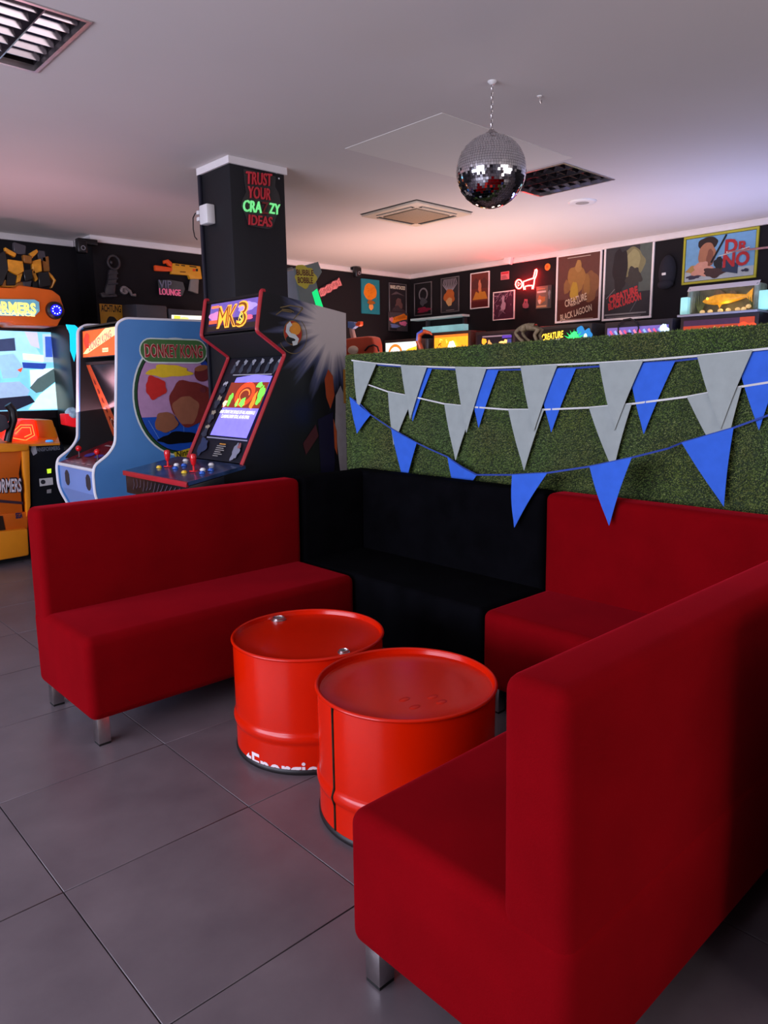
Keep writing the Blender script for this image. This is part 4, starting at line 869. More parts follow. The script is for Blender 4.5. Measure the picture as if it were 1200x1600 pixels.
pp([(49, 697), (56, 697), (58, 708), (52, 712), (48, 704)], ink((170, 170, 172)), 6.148); pp([(73, 733), (80, 732), (80, 739), (74, 740)], ink((190, 226, 50), 0.8), 6.148); pp([(61, 748), (82, 746), (83, 757), (62, 760)], ink((196, 194, 190)), 6.148); pp([(73, 765), (80, 764), (80, 770), (73, 771)], ink((140, 138, 136)), 6.148)
P.build('panel_print', tf)
P = Print(Vector((0, 6.1445, 0)) - o, UX, UZ); c_ = q2(67, 753, 6.148); P.ell(c_[0], c_[1], 0.018, 0.018, ink((40, 40, 44))); P.build('sticker_print', tf)
P = Print(Vector((0, 6.138, 0)) - o, UX, UZ)
a = px_y(-46, 772, 6.138); b2 = px_y(35, 780, 6.138); P.text('TRANSFORMERS', a.x, a.z - 0.0, 0.15, ink((36, 28, 40)), 'LEFT', rot=-0.05, width=(b2.x - a.x) * 1.02, bold=0.06); P.text('TRANSFORMERS', a.x, a.z, 0.145, ink((206, 196, 200)), 'LEFT', rot=-0.05, width=b2.x - a.x, bold=0.02)
pp([(-30, 778), (36, 784), (36, 788), (-30, 783)], ink((52, 34, 44)), 6.138)
a = px_y(25, 814, 6.128); b2 = px_y(36, 817, 6.128); P.k = 18; P.text('SEGA', a.x, a.z + 0.02, 0.06, ink((28, 34, 70)), 'LEFT', width=b2.x - a.x, bold=0.04)
pp([(-160, 800), (4, 806), (10, 835), (-160, 850)], ink((40, 24, 14)), 6.128)
P.build('front_print', tf)
q = px_y(77, 690, 6.2) - o
MB().lathe([(1e-4, 0.0), (0.03, 0), (0.026, 0.012), (1e-4, 0.016)], 20, q).build('start_button', mat('lit_blue_button', (60, 150, 230), emit=0.6), tf, smooth=True)
# mounted gun, partly in frame
gq = [px_y(*q, 6.16) for q in ((-30, 640), (10, 650), (16, 668), (2, 676), (-34, 672))]
gun = MB().prism(gq, (0, 0.10, 0)).build('mounted_gun', M_DARKGREY, tf, bevel=0.012, off=o)
MB().tube([px_y(*q, 6.24) for q in ((12, 632), (20, 642), (21, 656), (16, 672), (12, 690))], 0.03, 10).build('gun_stock', M_BLACK, gun, smooth=True, off=o)

# --- slim cabinet with cyan light between shooter and blue cabinet
cc_ = thing('game_cabinet', 'slim black game cabinet with glowing cyan edge behind the blue cabinet', 'arcade cabinet', px_y(118, 600, 6.5)); cc_.location.z = 0; o = cc_.location
A = px_y(103, 500, 6.5); B = px_y(150, 500, 6.5)
wbox('body', (A.x + 0.01, 6.50, 0), (B.x, 6.92, 1.88), M_BLACK, cc_, bevel=0.008, off=o)
MB().prism([px_y(*q, 6.495) for q in ((104, 507), (117, 508), (126, 516), (116, 565), (110, 548), (109, 522))], (0, 0.02, 0)).build('cyan_light', mat('cyan_light', (20, 190, 226), emit=0.9, ecol=(10, 196, 236), var=0.2), cc_, off=o)
MB().prism([px_y(*q, 6.42) for q in ((101, 647), (122, 645), (122, 668), (103, 664))], (0, 0.12, 0)).build('red_lamp_box', mat('lit_red_box', (216, 24, 34), emit=0.5), cc_, bevel=0.006, off=o)
MB().ball(px_y(113, 646, 6.46) - o, 0.06, 16, 10, sc=(1, 1, 0.9)).build('pale_blue_dome', mat('pale_blue_dome', (170, 210, 236), rough=0.2, var=0.4, scale=30), cc_, smooth=True)
# --- dark cabinets behind the blue one
for lab, x0, x1, yt, lit in (('plain dark grey cabinet behind the blue arcade cabinet', 212, 261, 475, None), ('dark grey cabinet with lit yellow and white marquee behind the blue cabinet', 263, 330, 482, (268, 314))):
    A = px_y(x0, yt, 6.88); B = px_y(x1, yt, 6.88)
    g = thing('game_cabinet', lab, 'arcade cabinet', ((A.x + B.x) / 2, 6.9, 0)); o = g.location
    MB().prism([(A.x + 0.004, 6.88, 0.9), (A.x + 0.004, 6.88, A.z), (A.x + 0.004, 7.2, A.z + 0.02), (A.x + 0.004, 7.2, 0), (A.x + 0.004, 6.8, 0), (A.x + 0.004, 6.72, 0.9)], (B.x - A.x - 0.008, 0, 0)).build('body', M_DARKGREY, g, bevel=0.01, off=o)
    wbox('screen', (A.x + 0.05, 6.866, A.z - 0.75), (B.x - 0.05, 6.879, A.z - 0.25), M_GLASSDARK, g, off=o)
    wbox('control_shelf', (A.x + 0.01, 6.6, 0.86), (B.x - 0.01, 6.70, 0.94), M_BLACK, g, bevel=0.01, off=o)
    if lit:
        P = Print(Vector((0, 6.876, 0)) - o, UX, UZ)
        P.poly([q2(268, 492, 6.876), q2(326, 494, 6.876), q2(326, 520, 6.876), q2(268, 518, 6.876)], ink((235, 236, 214), 1.0)); P.poly([q2(272, 493, 6.876), q2(282, 494, 6.876), q2(280, 519, 6.876), q2(270, 518, 6.876)], ink((200, 206, 70), 1.0)); P.blob(*q2(288, 500, 6.876), 0.05, 0.03, ink((222, 226, 130), 1.0))
        P.build('lit_marquee', g)
# --- small grey table-top cabinet on a dark cabinet behind the black one
bc = thing('game_cabinet', 'plain black cabinet hidden behind the fighting game cabinet', 'arcade cabinet', (3.55, 5.0, 0)); o = bc.location
wbox('body', (3.18, 4.78, 0), (3.93, 5.28, 1.72), M_BLACK, bc, bevel=0.01, off=o); wbox('side_trim', (3.175, 4.775, 1.68), (3.935, 5.285, 1.705), M_DARKGREY, bc, off=o)
bb = thing('tabletop_cabinet', 'small grey table-top game cabinet with yellow splash logo', 'arcade cabinet', (3.78, 4.9, 1.72)); o = bb.location
yb = 4.88
pf = [px_y(*q, yb) for q in ((461, 419), (497, 409), (503, 425), (494, 440), (503, 479), (508, 500))]
zt = 1.723
pf = [(q.x, q.z) for q in pf]; pf = pf + [(pf[-1][0] + 0.03, zt), (pf[0][0] + 0.09, zt)]
msd = mat('grey_green_side', (108, 120, 116), rough=0.5, var=0.06)
MB().prism([(x, yb, z) for x, z in pf], (0, 0.02, 0)).build('side_panel', msd, bb, off=o)
MB().prism([(x, yb + 0.35, z) for x, z in pf], (0, 0.02, 0)).build('side_panel', msd, bb, off=o)
ins = [(x * 0.97 + 3.83 * 0.03, z) for x, z in pf]
MB().prism([(x, yb + 0.021, z - 0.012 if z > 2 else z) for x, z in ins], (0, 0.328, 0)).build('body', M_GREY, bb, off=o)
P = Print(Vector((0, yb - 0.0008, 0)) - o, UX, UZ)
c_ = q2(476, 432, yb); P.blob(c_[0] + 0.005, c_[1], 0.105, 0.085, ink((188, 178, 62)), 0.22, n=60, seed=51)
P.text('BUBBLE', c_[0] + 0.005, c_[1] + 0.008, 0.062, ink((96, 52, 34)), width=0.17, bold=0.03, rot=0.05); P.text('BOBBLE', c_[0] + 0.005, c_[1] - 0.05, 0.062, ink((96, 52, 34)), width=0.15, bold=0.03, rot=0.05)
P.poly([q2(487, 457, yb), q2(495, 451, yb), q2(504, 478, yb), q2(509, 500, yb), q2(500, 500, yb), q2(491, 470, yb)], ink((20, 220, 120), 0.8))
P.build('side_print', bb)
# ------------------------------------------------------------------ framed posters and wall pieces
def poster(label, side, a0, a1, z0, z1, fw, fm, bg, draw, name='poster', cat='poster', tilt=0.0, depth=0.018, group='posters on the black walls'):
    """side 'x': on wall_right (a = world Y, left edge a0 > a1); side 'y': on wall_back (a = world X)"""
    w = abs(a1 - a0); h = z1 - z0
    loc = (XR - 0.0015, (a0 + a1) / 2, z0) if side == 'x' else ((a0 + a1) / 2, YB - 0.0015, z0)
    t = thing(name, label, cat, loc, -PI / 2 if side == 'x' else 0.0, group)
    wbox('sheet', (-w / 2 + fw * 0.6, -depth * 0.55, fw * 0.6), (w / 2 - fw * 0.6, 0, h - fw * 0.6), bg, t)
    if fw > 0.003:
        f = MB(); f.box((-w / 2, -depth, 0), (w / 2, 0, fw)); f.box((-w / 2, -depth, h - fw), (w / 2, 0, h)); f.box((-w / 2, -depth, fw), (-w / 2 + fw, 0, h - fw)); f.box((w / 2 - fw, -depth, fw), (w / 2, 0, h - fw))
        f.build('frame', fm, t, bevel=0.002, seg=1)
    P = Print((-w / 2, -depth * 0.55 - 0.0004, 0), UX, UZ); draw(P, w, h); P.build('print', t)
    return t
M_FWHITE = mat('white_poster_frame', (240, 234, 232), rough=0.4, var=0.04); M_FBLACK = mat('black_poster_frame', (26, 25, 28), rough=0.35); M_FSILVER = mat('silver_poster_frame', (120, 118, 120), rough=0.35, metal=0.6)
def dr(P, w, h):
    P.ell(w * 0.52, h * 0.64, w * 0.26, h * 0.2, ink((110, 108, 112))); P.ell(w * 0.52, h * 0.63, w * 0.19, h * 0.16, ink((24, 22, 26))); P.blob(w * 0.52, h * 0.42, w * 0.2, h * 0.12, ink((66, 66, 72)), 0.3, seed=3); P.blob(w * 0.55, h * 0.17, w * 0.38, h * 0.08, ink((116, 26, 52)), 0.35, seed=4)
poster('black framed dark poster with pale ring, first on the right wall', 'x', 7.165, 6.845, 2.235, 2.655, 0.012, M_FSILVER, ink((22, 20, 24)), dr)
def dr(P, w, h):
    P.rect(0.015, 0.015, w - 0.015, h - 0.015, ink((46, 44, 48)))
    for i in range(9): P.stroke([(w * 0.5 + (i - 4) * 0.012, h * 0.62), (w * 0.5 + (i - 4) * 0.03, h * 0.8), (w * 0.5 + (i - 4) * 0.024, h * 0.95)], 0.011, ink((150, 142, 150)))
    P.blob(w * 0.48, h * 0.45, w * 0.3, h * 0.2, ink((170, 92, 42)), 0.15, seed=5); P.blob(w * 0.48, h * 0.3, w * 0.16, h * 0.12, ink((190, 150, 100)), 0.15, seed=6); P.rect(w * 0.3, h * 0.05, w * 0.75, h * 0.07, ink((130, 120, 120)))
poster('dark poster with orange blot and white strokes in a silver frame', 'x', 6.68, 6.37, 2.24, 2.672, 0.012, M_FSILVER, ink((40, 38, 42)), dr)
def dr(P, w, h):
    P.rect(0.01, 0.01, w - 0.01, h - 0.01, ink((108, 48, 40))); P.poly([(w * 0.05, h * 0.72), (w * 0.3, h * 0.86), (w * 0.5, h * 0.74), (w * 0.75, h * 0.85), (w * 0.95, h * 0.7), (w * 0.95, h * 0.55), (w * 0.05, h * 0.55)], ink((86, 44, 40)))
    P.poly([(w * 0.12, h * 0.25), (w * 0.3, h * 0.48), (w * 0.45, h * 0.42), (w * 0.52, h * 0.82), (w * 0.6, h * 0.45), (w * 0.78, h * 0.46), (w * 0.92, h * 0.25)], ink((190, 124, 44))); P.blob(w * 0.5, h * 0.62, w * 0.08, h * 0.16, ink((206, 120, 90)), 0.2, seed=7); P.rect(w * 0.08, h * 0.04, w * 0.92, h * 0.2, ink((84, 24, 26)))
poster('rust-red film poster with golden peak shapes in a white frame', 'x', 6.185, 5.888, 2.25, 2.678, 0.012, M_FWHITE, ink((100, 44, 38)), dr)
def dr(P, w, h):
    P.rect(0.01, 0.01, w - 0.01, h - 0.01, ink((74, 34, 56))); rr = random.Random(5)
    for i in range(26):
        x, y = rr.uniform(0.12, 0.88) * w, rr.uniform(0.12, 0.9) * h; P.stroke([(x, y), (x + rr.uniform(-0.05, 0.05), y + rr.uniform(-0.05, 0.05)), (x + rr.uniform(-0.05, 0.05), y + rr.uniform(0, 0.06))], 0.005, ink((172, 132, 152)))
    P.blob(w * 0.52, h * 0.55, 0.03, 0.09, ink((176, 140, 158)), 0.4, seed=9)
poster('purple poster with white line drawing in a pale frame', 'x', 5.826, 5.505, 2.088, 2.421, 0.012, M_FWHITE, ink((70, 34, 54)), dr)
def dr(P, w, h): P.rect(0, 0, w, h, ink((206, 120, 126))); P.rect(0.008, h * 0.7, w - 0.008, h * 0.92, ink((190, 40, 52))); [P.rect(0.012, h * (0.1 + 0.15 * i), w - 0.02 - 0.01 * i, h * (0.16 + 0.15 * i), ink((120, 60, 66))) for i in range(3)]
poster('small red and pink notice near the red neon', 'x', 5.72, 5.597, 2.552, 2.643, 0.002, M_FWHITE, ink((206, 120, 126)), dr, 'notice_plate', 'notice', depth=0.008, group=None)
def dr(P, w, h):
    P.rect(0.004, 0.004, w * 0.76, h - 0.004, ink((112, 96, 84))); P.rect(w * 0.78, 0.01, w * 0.97, h, ink((60, 64, 66))); P.blob(w * 0.36, h * 0.4, w * 0.25, h * 0.17, ink((170, 112, 66)), 0.3, seed=21); P.blob(w * 0.25, h * 0.32, w * 0.1, h * 0.1, ink((206, 190, 170)), 0.3, seed=22)
    P.rect(w * 0.08, h * 0.7, w * 0.66, h * 0.78, ink((190, 184, 176)), ) ; P.rect(w * 0.06, h * 0.84, w * 0.6, h * 0.9, ink((160, 120, 90))); P.rect(w * 0.06, h * 0.06, w * 0.7, h * 0.14, ink((186, 150, 110))); P.blob(w * 0.88, h * 0.6, w * 0.07, h * 0.2, ink((120, 124, 126)), 0.3, seed=23)
poster('small brown comic cover pinned below the red neon', 'x', 5.206, 4.998, 2.178, 2.428, 0.002, M_FBLACK, ink((80, 74, 70)), dr, 'comic_print', 'print', depth=0.01, group=None)
def dr(P, w, h):
    P.rect(0.02, 0.02, w - 0.02, h - 0.02, ink((98, 62, 54))); P.rect(0.02, 0.02, w - 0.02, h * 0.34, ink((78, 38, 30))); P.blob(w * 0.75, h * 0.5, w * 0.2, h * 0.22, ink((128, 88, 58)), 0.15, seed=31)
    P.blob(w * 0.46, h * 0.62, w * 0.2, h * 0.2, ink((150, 112, 62)), 0.12, seed=32); P.blob(w * 0.5, h * 0.80, w * 0.07, h * 0.09, ink((164, 126, 74)), 0.12, seed=33); P.blob(w * 0.42, h * 0.44, w * 0.09, h * 0.14, ink((172, 142, 54)), 0.12, seed=34); P.blob(w * 0.7, h * 0.52, w * 0.07, h * 0.15, ink((142, 104, 58)), 0.15, seed=35); P.blob(w * 0.25, h * 0.52, w * 0.07, h * 0.1, ink((134, 98, 60)), 0.15, seed=36)
    P.rect(w * 0.25, h * 0.93, w * 0.76, h * 0.94, ink((190, 176, 160)))
    for q, s, x, y in (('CREATURE', 0.105, 0.48, 0.27), ('FROM THE', 0.035, 0.46, 0.245), ('BLACK LAGOON', 0.095, 0.49, 0.09)):
        wd = {'C': 0.5, 'F': 0.2, 'B': 0.72}[q[0]] * w
        P.text(q, w * x + 0.004, h * y - 0.004, s, ink((60, 26, 20)), rot=0.22, width=wd, bold=0.04, shear=0.15); P.text(q, w * x, h * y, s, ink((206, 184, 158)), rot=0.22, width=wd, bold=0.02, shear=0.15)
    P.rect(w * 0.12, h * 0.035, w * 0.86, h * 0.045, ink((170, 150, 130)))
poster('brown monster film poster in a white frame with cream title', 'x', 4.935, 4.37, 2.0, 2.732, 0.022, M_FWHITE, ink((98, 62, 54)), dr)
def dr(P, w, h):
    P.rect(0.02, 0.02, w - 0.02, h - 0.02, ink((58, 58, 60))); P.rect(w * 0.72, h * 0.3, w - 0.02, h - 0.02, ink((86, 94, 88))); P.blob(w * 0.58, h * 0.74, w * 0.24, h * 0.2, ink((126, 122, 88)), 0.12, seed=41); P.blob(w * 0.6, h * 0.78, w * 0.14, h * 0.13, ink((150, 146, 104)), 0.1, seed=42)
    P.blob(w * 0.34, h * 0.66, w * 0.15, h * 0.3, ink((42, 38, 40)), 0.18, seed=43); P.blob(w * 0.62, h * 0.56, w * 0.15, h * 0.12, ink((62, 60, 56)), 0.3, seed=44); P.rect(0.02, 0.02, w - 0.02, h * 0.36, ink((50, 48, 52)))
    P.text('CREATURE', w * 0.44, h * 0.29, 0.1, ink((186, 58, 62)), rot=0.24, width=w * 0.6, bold=0.06, shear=0.1); P.text('BLACK LAGOON', w * 0.47, h * 0.2, 0.09, ink((186, 58, 62)), rot=0.22, width=w * 0.68, bold=0.06, shear=0.1)
    P.stroke([(w * 0.08, h * 0.3), (w * 0.25, h * 0.42)], 0.008, ink((120, 120, 124))); P.stroke([(w * 0.58, h * 0.1), (w * 0.72, h * 0.26)], 0.008, ink((92, 92, 98))); P.rect(w * 0.06, h * 0.07, w * 0.9, h * 0.09, ink((132, 130, 130))); P.rect(w * 0.1, h * 0.04, w * 0.8, h * 0.05, ink((112, 110, 112)))
poster('grey-green monster film poster in a white frame with red title', 'x', 4.345, 3.785, 1.985, 2.742, 0.022, M_FWHITE, ink((58, 58, 60)), dr)
def dr(P, w, h):
    f = 0.022
    P.rect(f, f, w - f, h - f, ink((26, 24, 24))); P.rect(f + 0.004, f + 0.004, w - f - 0.004, h - f - 0.004, ink((116, 166, 206))); P.rect(f + 0.004, f + 0.004, w - f - 0.004, h * 0.25, ink((176, 186, 190))); P.blob(w * 0.18, h * 0.3, w * 0.12, h * 0.08, ink((176, 140, 80)), 0.2, seed=61)
    P.blob(w * 0.34, h * 0.80, w * 0.135, h * 0.14, ink((48, 36, 32)), 0.06, seed=62); P.blob(w * 0.335, h * 0.58, w * 0.12, h * 0.24, ink((170, 116, 88)), 0.06, seed=63); P.blob(w * 0.38, h * 0.5, w * 0.05, h * 0.18, ink((132, 84, 66)), 0.12, seed=64)
    P.blob(w * 0.28, h * 0.28, w * 0.14, h * 0.15, ink((206, 150, 130)), 0.3, seed=65); P.blob(w * 0.46, h * 0.2, w * 0.16, h * 0.1, ink((70, 48, 46)), 0.3, seed=66); P.blob(w * 0.16, h * 0.14, w * 0.1, h * 0.04, ink((60, 56, 74)), 0.3, seed=67)
    P.stroke([(w * 0.40, h * 0.4), (w * 0.585, h * 0.93)], 0.018, ink((26, 26, 30))); P.blob(w * 0.5, h * 0.38, w * 0.06, h * 0.12, ink((34, 34, 38)), 0.2, seed=68); P.poly([(w * 0.55, h * 0.2), (w * 0.76, h * 0.12), (w * 0.76, h * 0.32), (w * 0.6, h * 0.42)], ink((44, 58, 84)))
    P.text('D', w * 0.575, h * 0.56, 0.165, ink((178, 44, 48)), 'LEFT', width=0.115, bold=0.04); P.text('R.', w * 0.755, h * 0.57, 0.115, ink((178, 44, 48)), 'LEFT', width=0.1, bold=0.04); P.text('NO', w * 0.56, h * 0.28, 0.165, ink((178, 44, 48)), 'LEFT', width=0.24, bold=0.04)
    P.stroke([(w * 0.5, h * 0.51), (w * 0.9, h * 0.62)], 0.008, ink((200, 206, 206))); P.blob(w * 0.86, h * 0.17, w * 0.05, h * 0.03, ink((40, 46, 70)), 0.3, seed=69)
poster('blue landscape film poster with red title in a yellow frame', 'x', 3.486, 2.79, 2.272, 2.717, 0.022, mat('yellow_poster_frame', (176, 170, 40), rough=0.5, var=0.05), ink((116, 166, 206)), dr)
# wall_back pictures
def dr(P, w, h):
    P.rect(0, 0, w, h, ink((34, 124, 138))); P.blob(w * 0.47, h * 0.64, w * 0.36, h * 0.24, ink((226, 128, 26)), 0.06, seed=71)
    for i in range(16):
        rr = random.Random(i); x, y = w * rr.uniform(0.2, 0.75), h * rr.uniform(0.45, 0.84); P.stroke([(x, y), (x + 0.012, y + 0.01), (x + 0.02, y - 0.006)], 0.003, ink((190, 84, 14)))
    P.blob(w * 0.48, h * 0.2, w * 0.13, h * 0.09, ink((226, 150, 76)), 0.1, seed=72); P.blob(w * 0.48, h * 0.33, w * 0.22, h * 0.06, ink((150, 92, 30)), 0.15, seed=73)
poster('teal canvas with large orange oval blob on the back wall', 'y', 6.355, 6.66, 2.234, 2.66, 0.002, M_FBLACK, ink((34, 124, 138)), dr, 'wall_canvas', 'picture', depth=0.03)
def dr(P, w, h):
    P.rect(0.008, 0.008, w - 0.008, h - 0.008, ink((38, 34, 38))); P.text('MARS ATTACKS!', w * 0.5, h * 0.86, 0.06, ink((206, 200, 178)), width=w * 0.85, bold=0.04); P.poly([(w * 0.1, h * 0.7), (w * 0.4, h * 0.8), (w * 0.9, h * 0.7), (w * 0.5, h * 0.74)], ink((90, 80, 84))); P.blob(w * 0.55, h * 0.48, w * 0.2, h * 0.15, ink((92, 68, 66)), 0.2, seed=75); P.blob(w * 0.5, h * 0.3, w * 0.4, h * 0.12, ink((60, 52, 56)), 0.3, seed=76)
poster('black film poster with pale title beside the room corner', 'y', 6.835, 7.152, 2.135, 2.648, 0.010, M_FSILVER, ink((38, 34, 38)), dr)
def dr(P, w, h):
    P.rect(0, 0, w, h, ink((66, 62, 66))); P.poly([(w * 0.02, h * 0.72), (w * 0.12, h * 0.62), (w * 0.3, h * 0.74), (w * 0.55, h * 0.84), (w * 0.8, h * 0.96), (w * 0.97, h * 0.84), (w * 0.96, h * 0.66), (w * 0.7, h * 0.6), (w * 0.45, h * 0.5), (w * 0.3, h * 0.42), (w * 0.15, h * 0.44)], ink((222, 124, 30)))
    for i in range(8): P.stroke([(w * (0.3 + 0.08 * i), h * (0.74 + 0.025 * i)), (w * (0.31 + 0.075 * i), h * (0.58 + 0.02 * i))], 0.007, ink((46, 24, 20)))
    P.blob(w * 0.12, h * 0.6, w * 0.1, h * 0.12, ink((206, 120, 130)), 0.3, seed=77); P.blob(w * 0.75, h * 0.42, w * 0.2, h * 0.12, ink((206, 110, 150)), 0.25, seed=78); P.blob(w * 0.3, h * 0.25, w * 0.22, h * 0.12, ink((96, 116, 170)), 0.3, seed=79); P.rect(w * 0.05, h * 0.03, w * 0.4, h * 0.16, ink((22, 20, 24)))
poster('clear display sign with an orange striped cat shape', 'y', 6.80, 7.15, 2.036, 2.275, 0.002, M_FBLACK, ink((66, 62, 66)), dr, 'display_sign', 'sign', depth=0.02, group=None).location.y = YB - 0.024
def dr(P, w, h):
    P.poly(rrect(0.002, w - 0.002, 0.002, h, 3), ink((196, 140, 40))); P.rect(0.002, 0.002, w - 0.002, h - 0.004, ink((196, 140, 40))); P.text('ACHTUNG', w * 0.5, h * 0.72, 0.075, ink((34, 24, 18)), width=w * 0.88, bold=0.03, sy=1.2); P.blob(w * 0.5, h * 0.25, w * 0.26, h * 0.3, ink((30, 24, 24)), 0.04, seed=80)
poster('yellow warning plate with black lettering above the blue cabinet', 'y', 2.992, 3.218, 1.90, 2.155, 0.002, M_FBLACK, ink((196, 140, 40)), dr, 'warning_plate', 'sign', depth=0.012, group=None)
# grey figure-like ornament: ring on a ribbed stem with a foot
def wy(pts, Yp=YB - 0.05): return [px_y(x, y, Yp) for x, y in pts]
M_GUN = mat('gunmetal', (52, 50, 54), rough=0.4, var=0.25, scale=25)
t = thing('wall_ornament', 'dark grey wall ornament with ring head and ribbed stem', 'ornament', px_y(175, 462, YB)); o = t.location
c_ = px_y(177.5, 410, YB - 0.05)
MB().tube([(c_.x + 0.058 * math.cos(a), c_.y, c_.z + 0.062 * math.sin(a)) for a in [2 * PI * i / 24 for i in range(24)]], 0.011, 8, closed=True).build('ring', M_GUN, t, smooth=True, off=o)
MB().ball((c_.x - 0.02, c_.y + 0.02, c_.z), 0.018, 12, 8).build('lens', M_DARKGREY, t, smooth=True, off=o)
MB().prism(wy([(171, 421), (184, 421), (183, 436), (181, 448), (180, 460), (164, 461), (165, 450), (169, 440)]), (0, 0.045, 0)).build('stem', M_GUN, t, bevel=0.008, off=o)
for y in (428, 436, 444): MB().tube(wy([(169, y), (184, y - 1)], YB - 0.052), 0.009, 6).build('rib', M_DARKGREY, t, smooth=True, off=o)
MB().prism(wy([(157, 458), (162, 456), (170, 461), (182, 459), (184, 464), (160, 465)]), (0, 0.045, 0)).build('foot', M_GUN, t, bevel=0.006, off=o)
t = thing('wall_badge', 'small silver round badge with a letter on the back wall', 'ornament', px_y(197, 463, YB)); o = t.location
M_SIL = mat('dull_silver', (140, 132, 132), rough=0.35, metal=0.5, var=0.2, scale=40)
c_ = px_y(194.5, 453.5, YB - 0.02)
MB().lathe([(1e-4, -0.006), (0.036, -0.006), (0.042, 0.0), (0.042, 0.018), (1e-4, 0.018)], 28, c_, axis='y').build('disc', M_SIL, t, smooth=True, off=o)
letters(t, 'lettering', 'E', (c_.x - 0.006, c_.y - 0.007, c_.z - 0.018), UX, UZ, 0.05, 0.004, M_GUN, bold=0.02, off=o)
MB().tube(wy([(197, 450), (203, 455), (206, 461), (212, 461)], YB - 0.025), [0.014, 0.016, 0.013, 0.016], 8).build('arm', M_SIL, t, smooth=True, off=o)
# toy blaster
t = thing('toy_blaster', 'yellow and orange toy blaster hung on the back wall', 'toy gun', px_y(290, 437, YB)); o = t.location
MB().prism(wy([(270, 411), (313, 416), (316, 436), (297, 436), (295, 430), (268, 428)]), (0, 0.045, 0)).build('body', mat('yellow_toy_plastic', (222, 156, 34), rough=0.4, var=0.06), t, bevel=0.006, off=o)
mo = mat('orange_toy_plastic', (236, 84, 24), rough=0.4, var=0.06)
MB().prism(wy([(242, 414), (256, 416), (270, 418), (270, 424), (256, 424), (243, 423)]), (0, 0.04, 0)).build('barrel', mo, t, bevel=0.008, off=o)
MB().prism(wy([(256, 407), (263, 405), (269, 410), (269, 417), (264, 415), (261, 411), (257, 412)]), (0, 0.035, 0)).build('front_sight', mo, t, bevel=0.005, off=o)
MB().prism(wy([(299, 436), (311, 436), (310, 459), (296, 454)]), (0, 0.035, 0)).build('magazine', mat('grey_magazine', (128, 120, 114), rough=0.5), t, bevel=0.005, off=o)
P = Print(Vector((0, YB - 0.0508, 0)) - o, UX, UZ)
for x0, x1 in ((274, 280), (283, 289), (296, 307)): P.poly([q2(x0, 412.3 + (x0 - 270) * 0.11, YB - 0.0508), q2(x1, 412.6 + (x1 - 270) * 0.11, YB - 0.0508), q2(x1, 414.2 + (x1 - 270) * 0.11, YB - 0.0508), q2(x0, 414 + (x0 - 270) * 0.11, YB - 0.0508)], ink((46, 36, 22)))
P.poly([q2(301, 420, YB - 0.0508), q2(305, 420, YB - 0.0508), q2(305, 424, YB - 0.0508), q2(301, 424, YB - 0.0508)], ink((226, 80, 24))); P.poly([q2(306, 420, YB - 0.0508), q2(309, 420, YB - 0.0508), q2(309, 424, YB - 0.0508), q2(306, 424, YB - 0.0508)], ink((40, 30, 30))); P.poly([q2(281, 424, YB - 0.0508), q2(290, 424.5, YB - 0.0508), q2(290, 426, YB - 0.0508), q2(281, 425.5, YB - 0.0508)], ink((120, 70, 20)))
P.build('decal', t)
# lounge neon
t = thing('neon_sign', 'grey and pink lounge sign under the toy blaster', 'sign', px_y(266, 463, YB)); o = t.location
MB().prism(wy([(247, 438), (265, 437), (286, 441), (289, 452), (285, 462), (249, 460), (248, 448)], YB - 0.03), (0, 0.006, 0)).build('backboard', mat('smoked_acrylic_grey', (66, 70, 72), rough=0.25, var=0.1), t, off=o)
A = px_y(248, 449, YB - 0.033); B = px_y(268, 449, YB - 0.033); letters(t, 'lettering', 'VIP', A, UX, UZ, 0.105, 0.01, mat('grey_tube', (112, 114, 134), rough=0.4), width=B.x - A.x, bold=0.015, align='LEFT', off=o)
A = px_y(249, 460, YB - 0.033); B = px_y(282, 461, YB - 0.033); letters(t, 'lettering', 'LOUNGE', A, UX, UZ, 0.088, 0.01, mat('pink_tube', (228, 104, 142), rough=0.4, emit=0.25), width=B.x - A.x, bold=0.015, align='LEFT', off=o)
# slanted pink block sign
t = thing('block_sign', 'slanted sign of pink blocks on the back wall', 'sign', px_y(518, 452, YB)); o = t.location
A = px_y(499, 459, YB - 0.02); B = px_y(532, 440, YB - 0.02); d = (B - A); L_ = d.length; d.normalize(); pz = Vector((-d.z, 0, d.x))
MB().prism([A - pz * 0.05, B - pz * 0.05, B + pz * 0.05, A + pz * 0.05], (0, 0.018, 0)).build('backboard', mat('dark_plum_board', (70, 30, 40), rough=0.6), t, off=o)
for i in range(7):
    q = A + d * (L_ * (i + 0.5) / 7); s_ = 0.027; k = 0.008 * (-1) ** i
    bl = MB().prism([q - d * s_ * 0.9 - pz * (0.045 - k), q + d * s_ * 0.9 - pz * (0.04 + k), q + d * s_ * 0.9 + pz * (0.045 + k), q - d * s_ * 0.9 + pz * (0.04 - k)], (0, -0.008, 0)).build('block', mat('pink_block', (224, 132, 132), rough=0.5, var=0.25, scale=40), t, bevel=0.002, seg=1, off=o)
    P = Print(q + Vector((0, -0.0085, 0)) - o, d, pz); rr = random.Random(i); P.stroke([(-0.01, -0.025), (-0.006, 0.02), (0.01, 0.022), (0.008, -0.004), (0.012, -0.024)][:3 + i % 3], 0.006, ink((96, 34, 42))); P.build('block_print', bl)
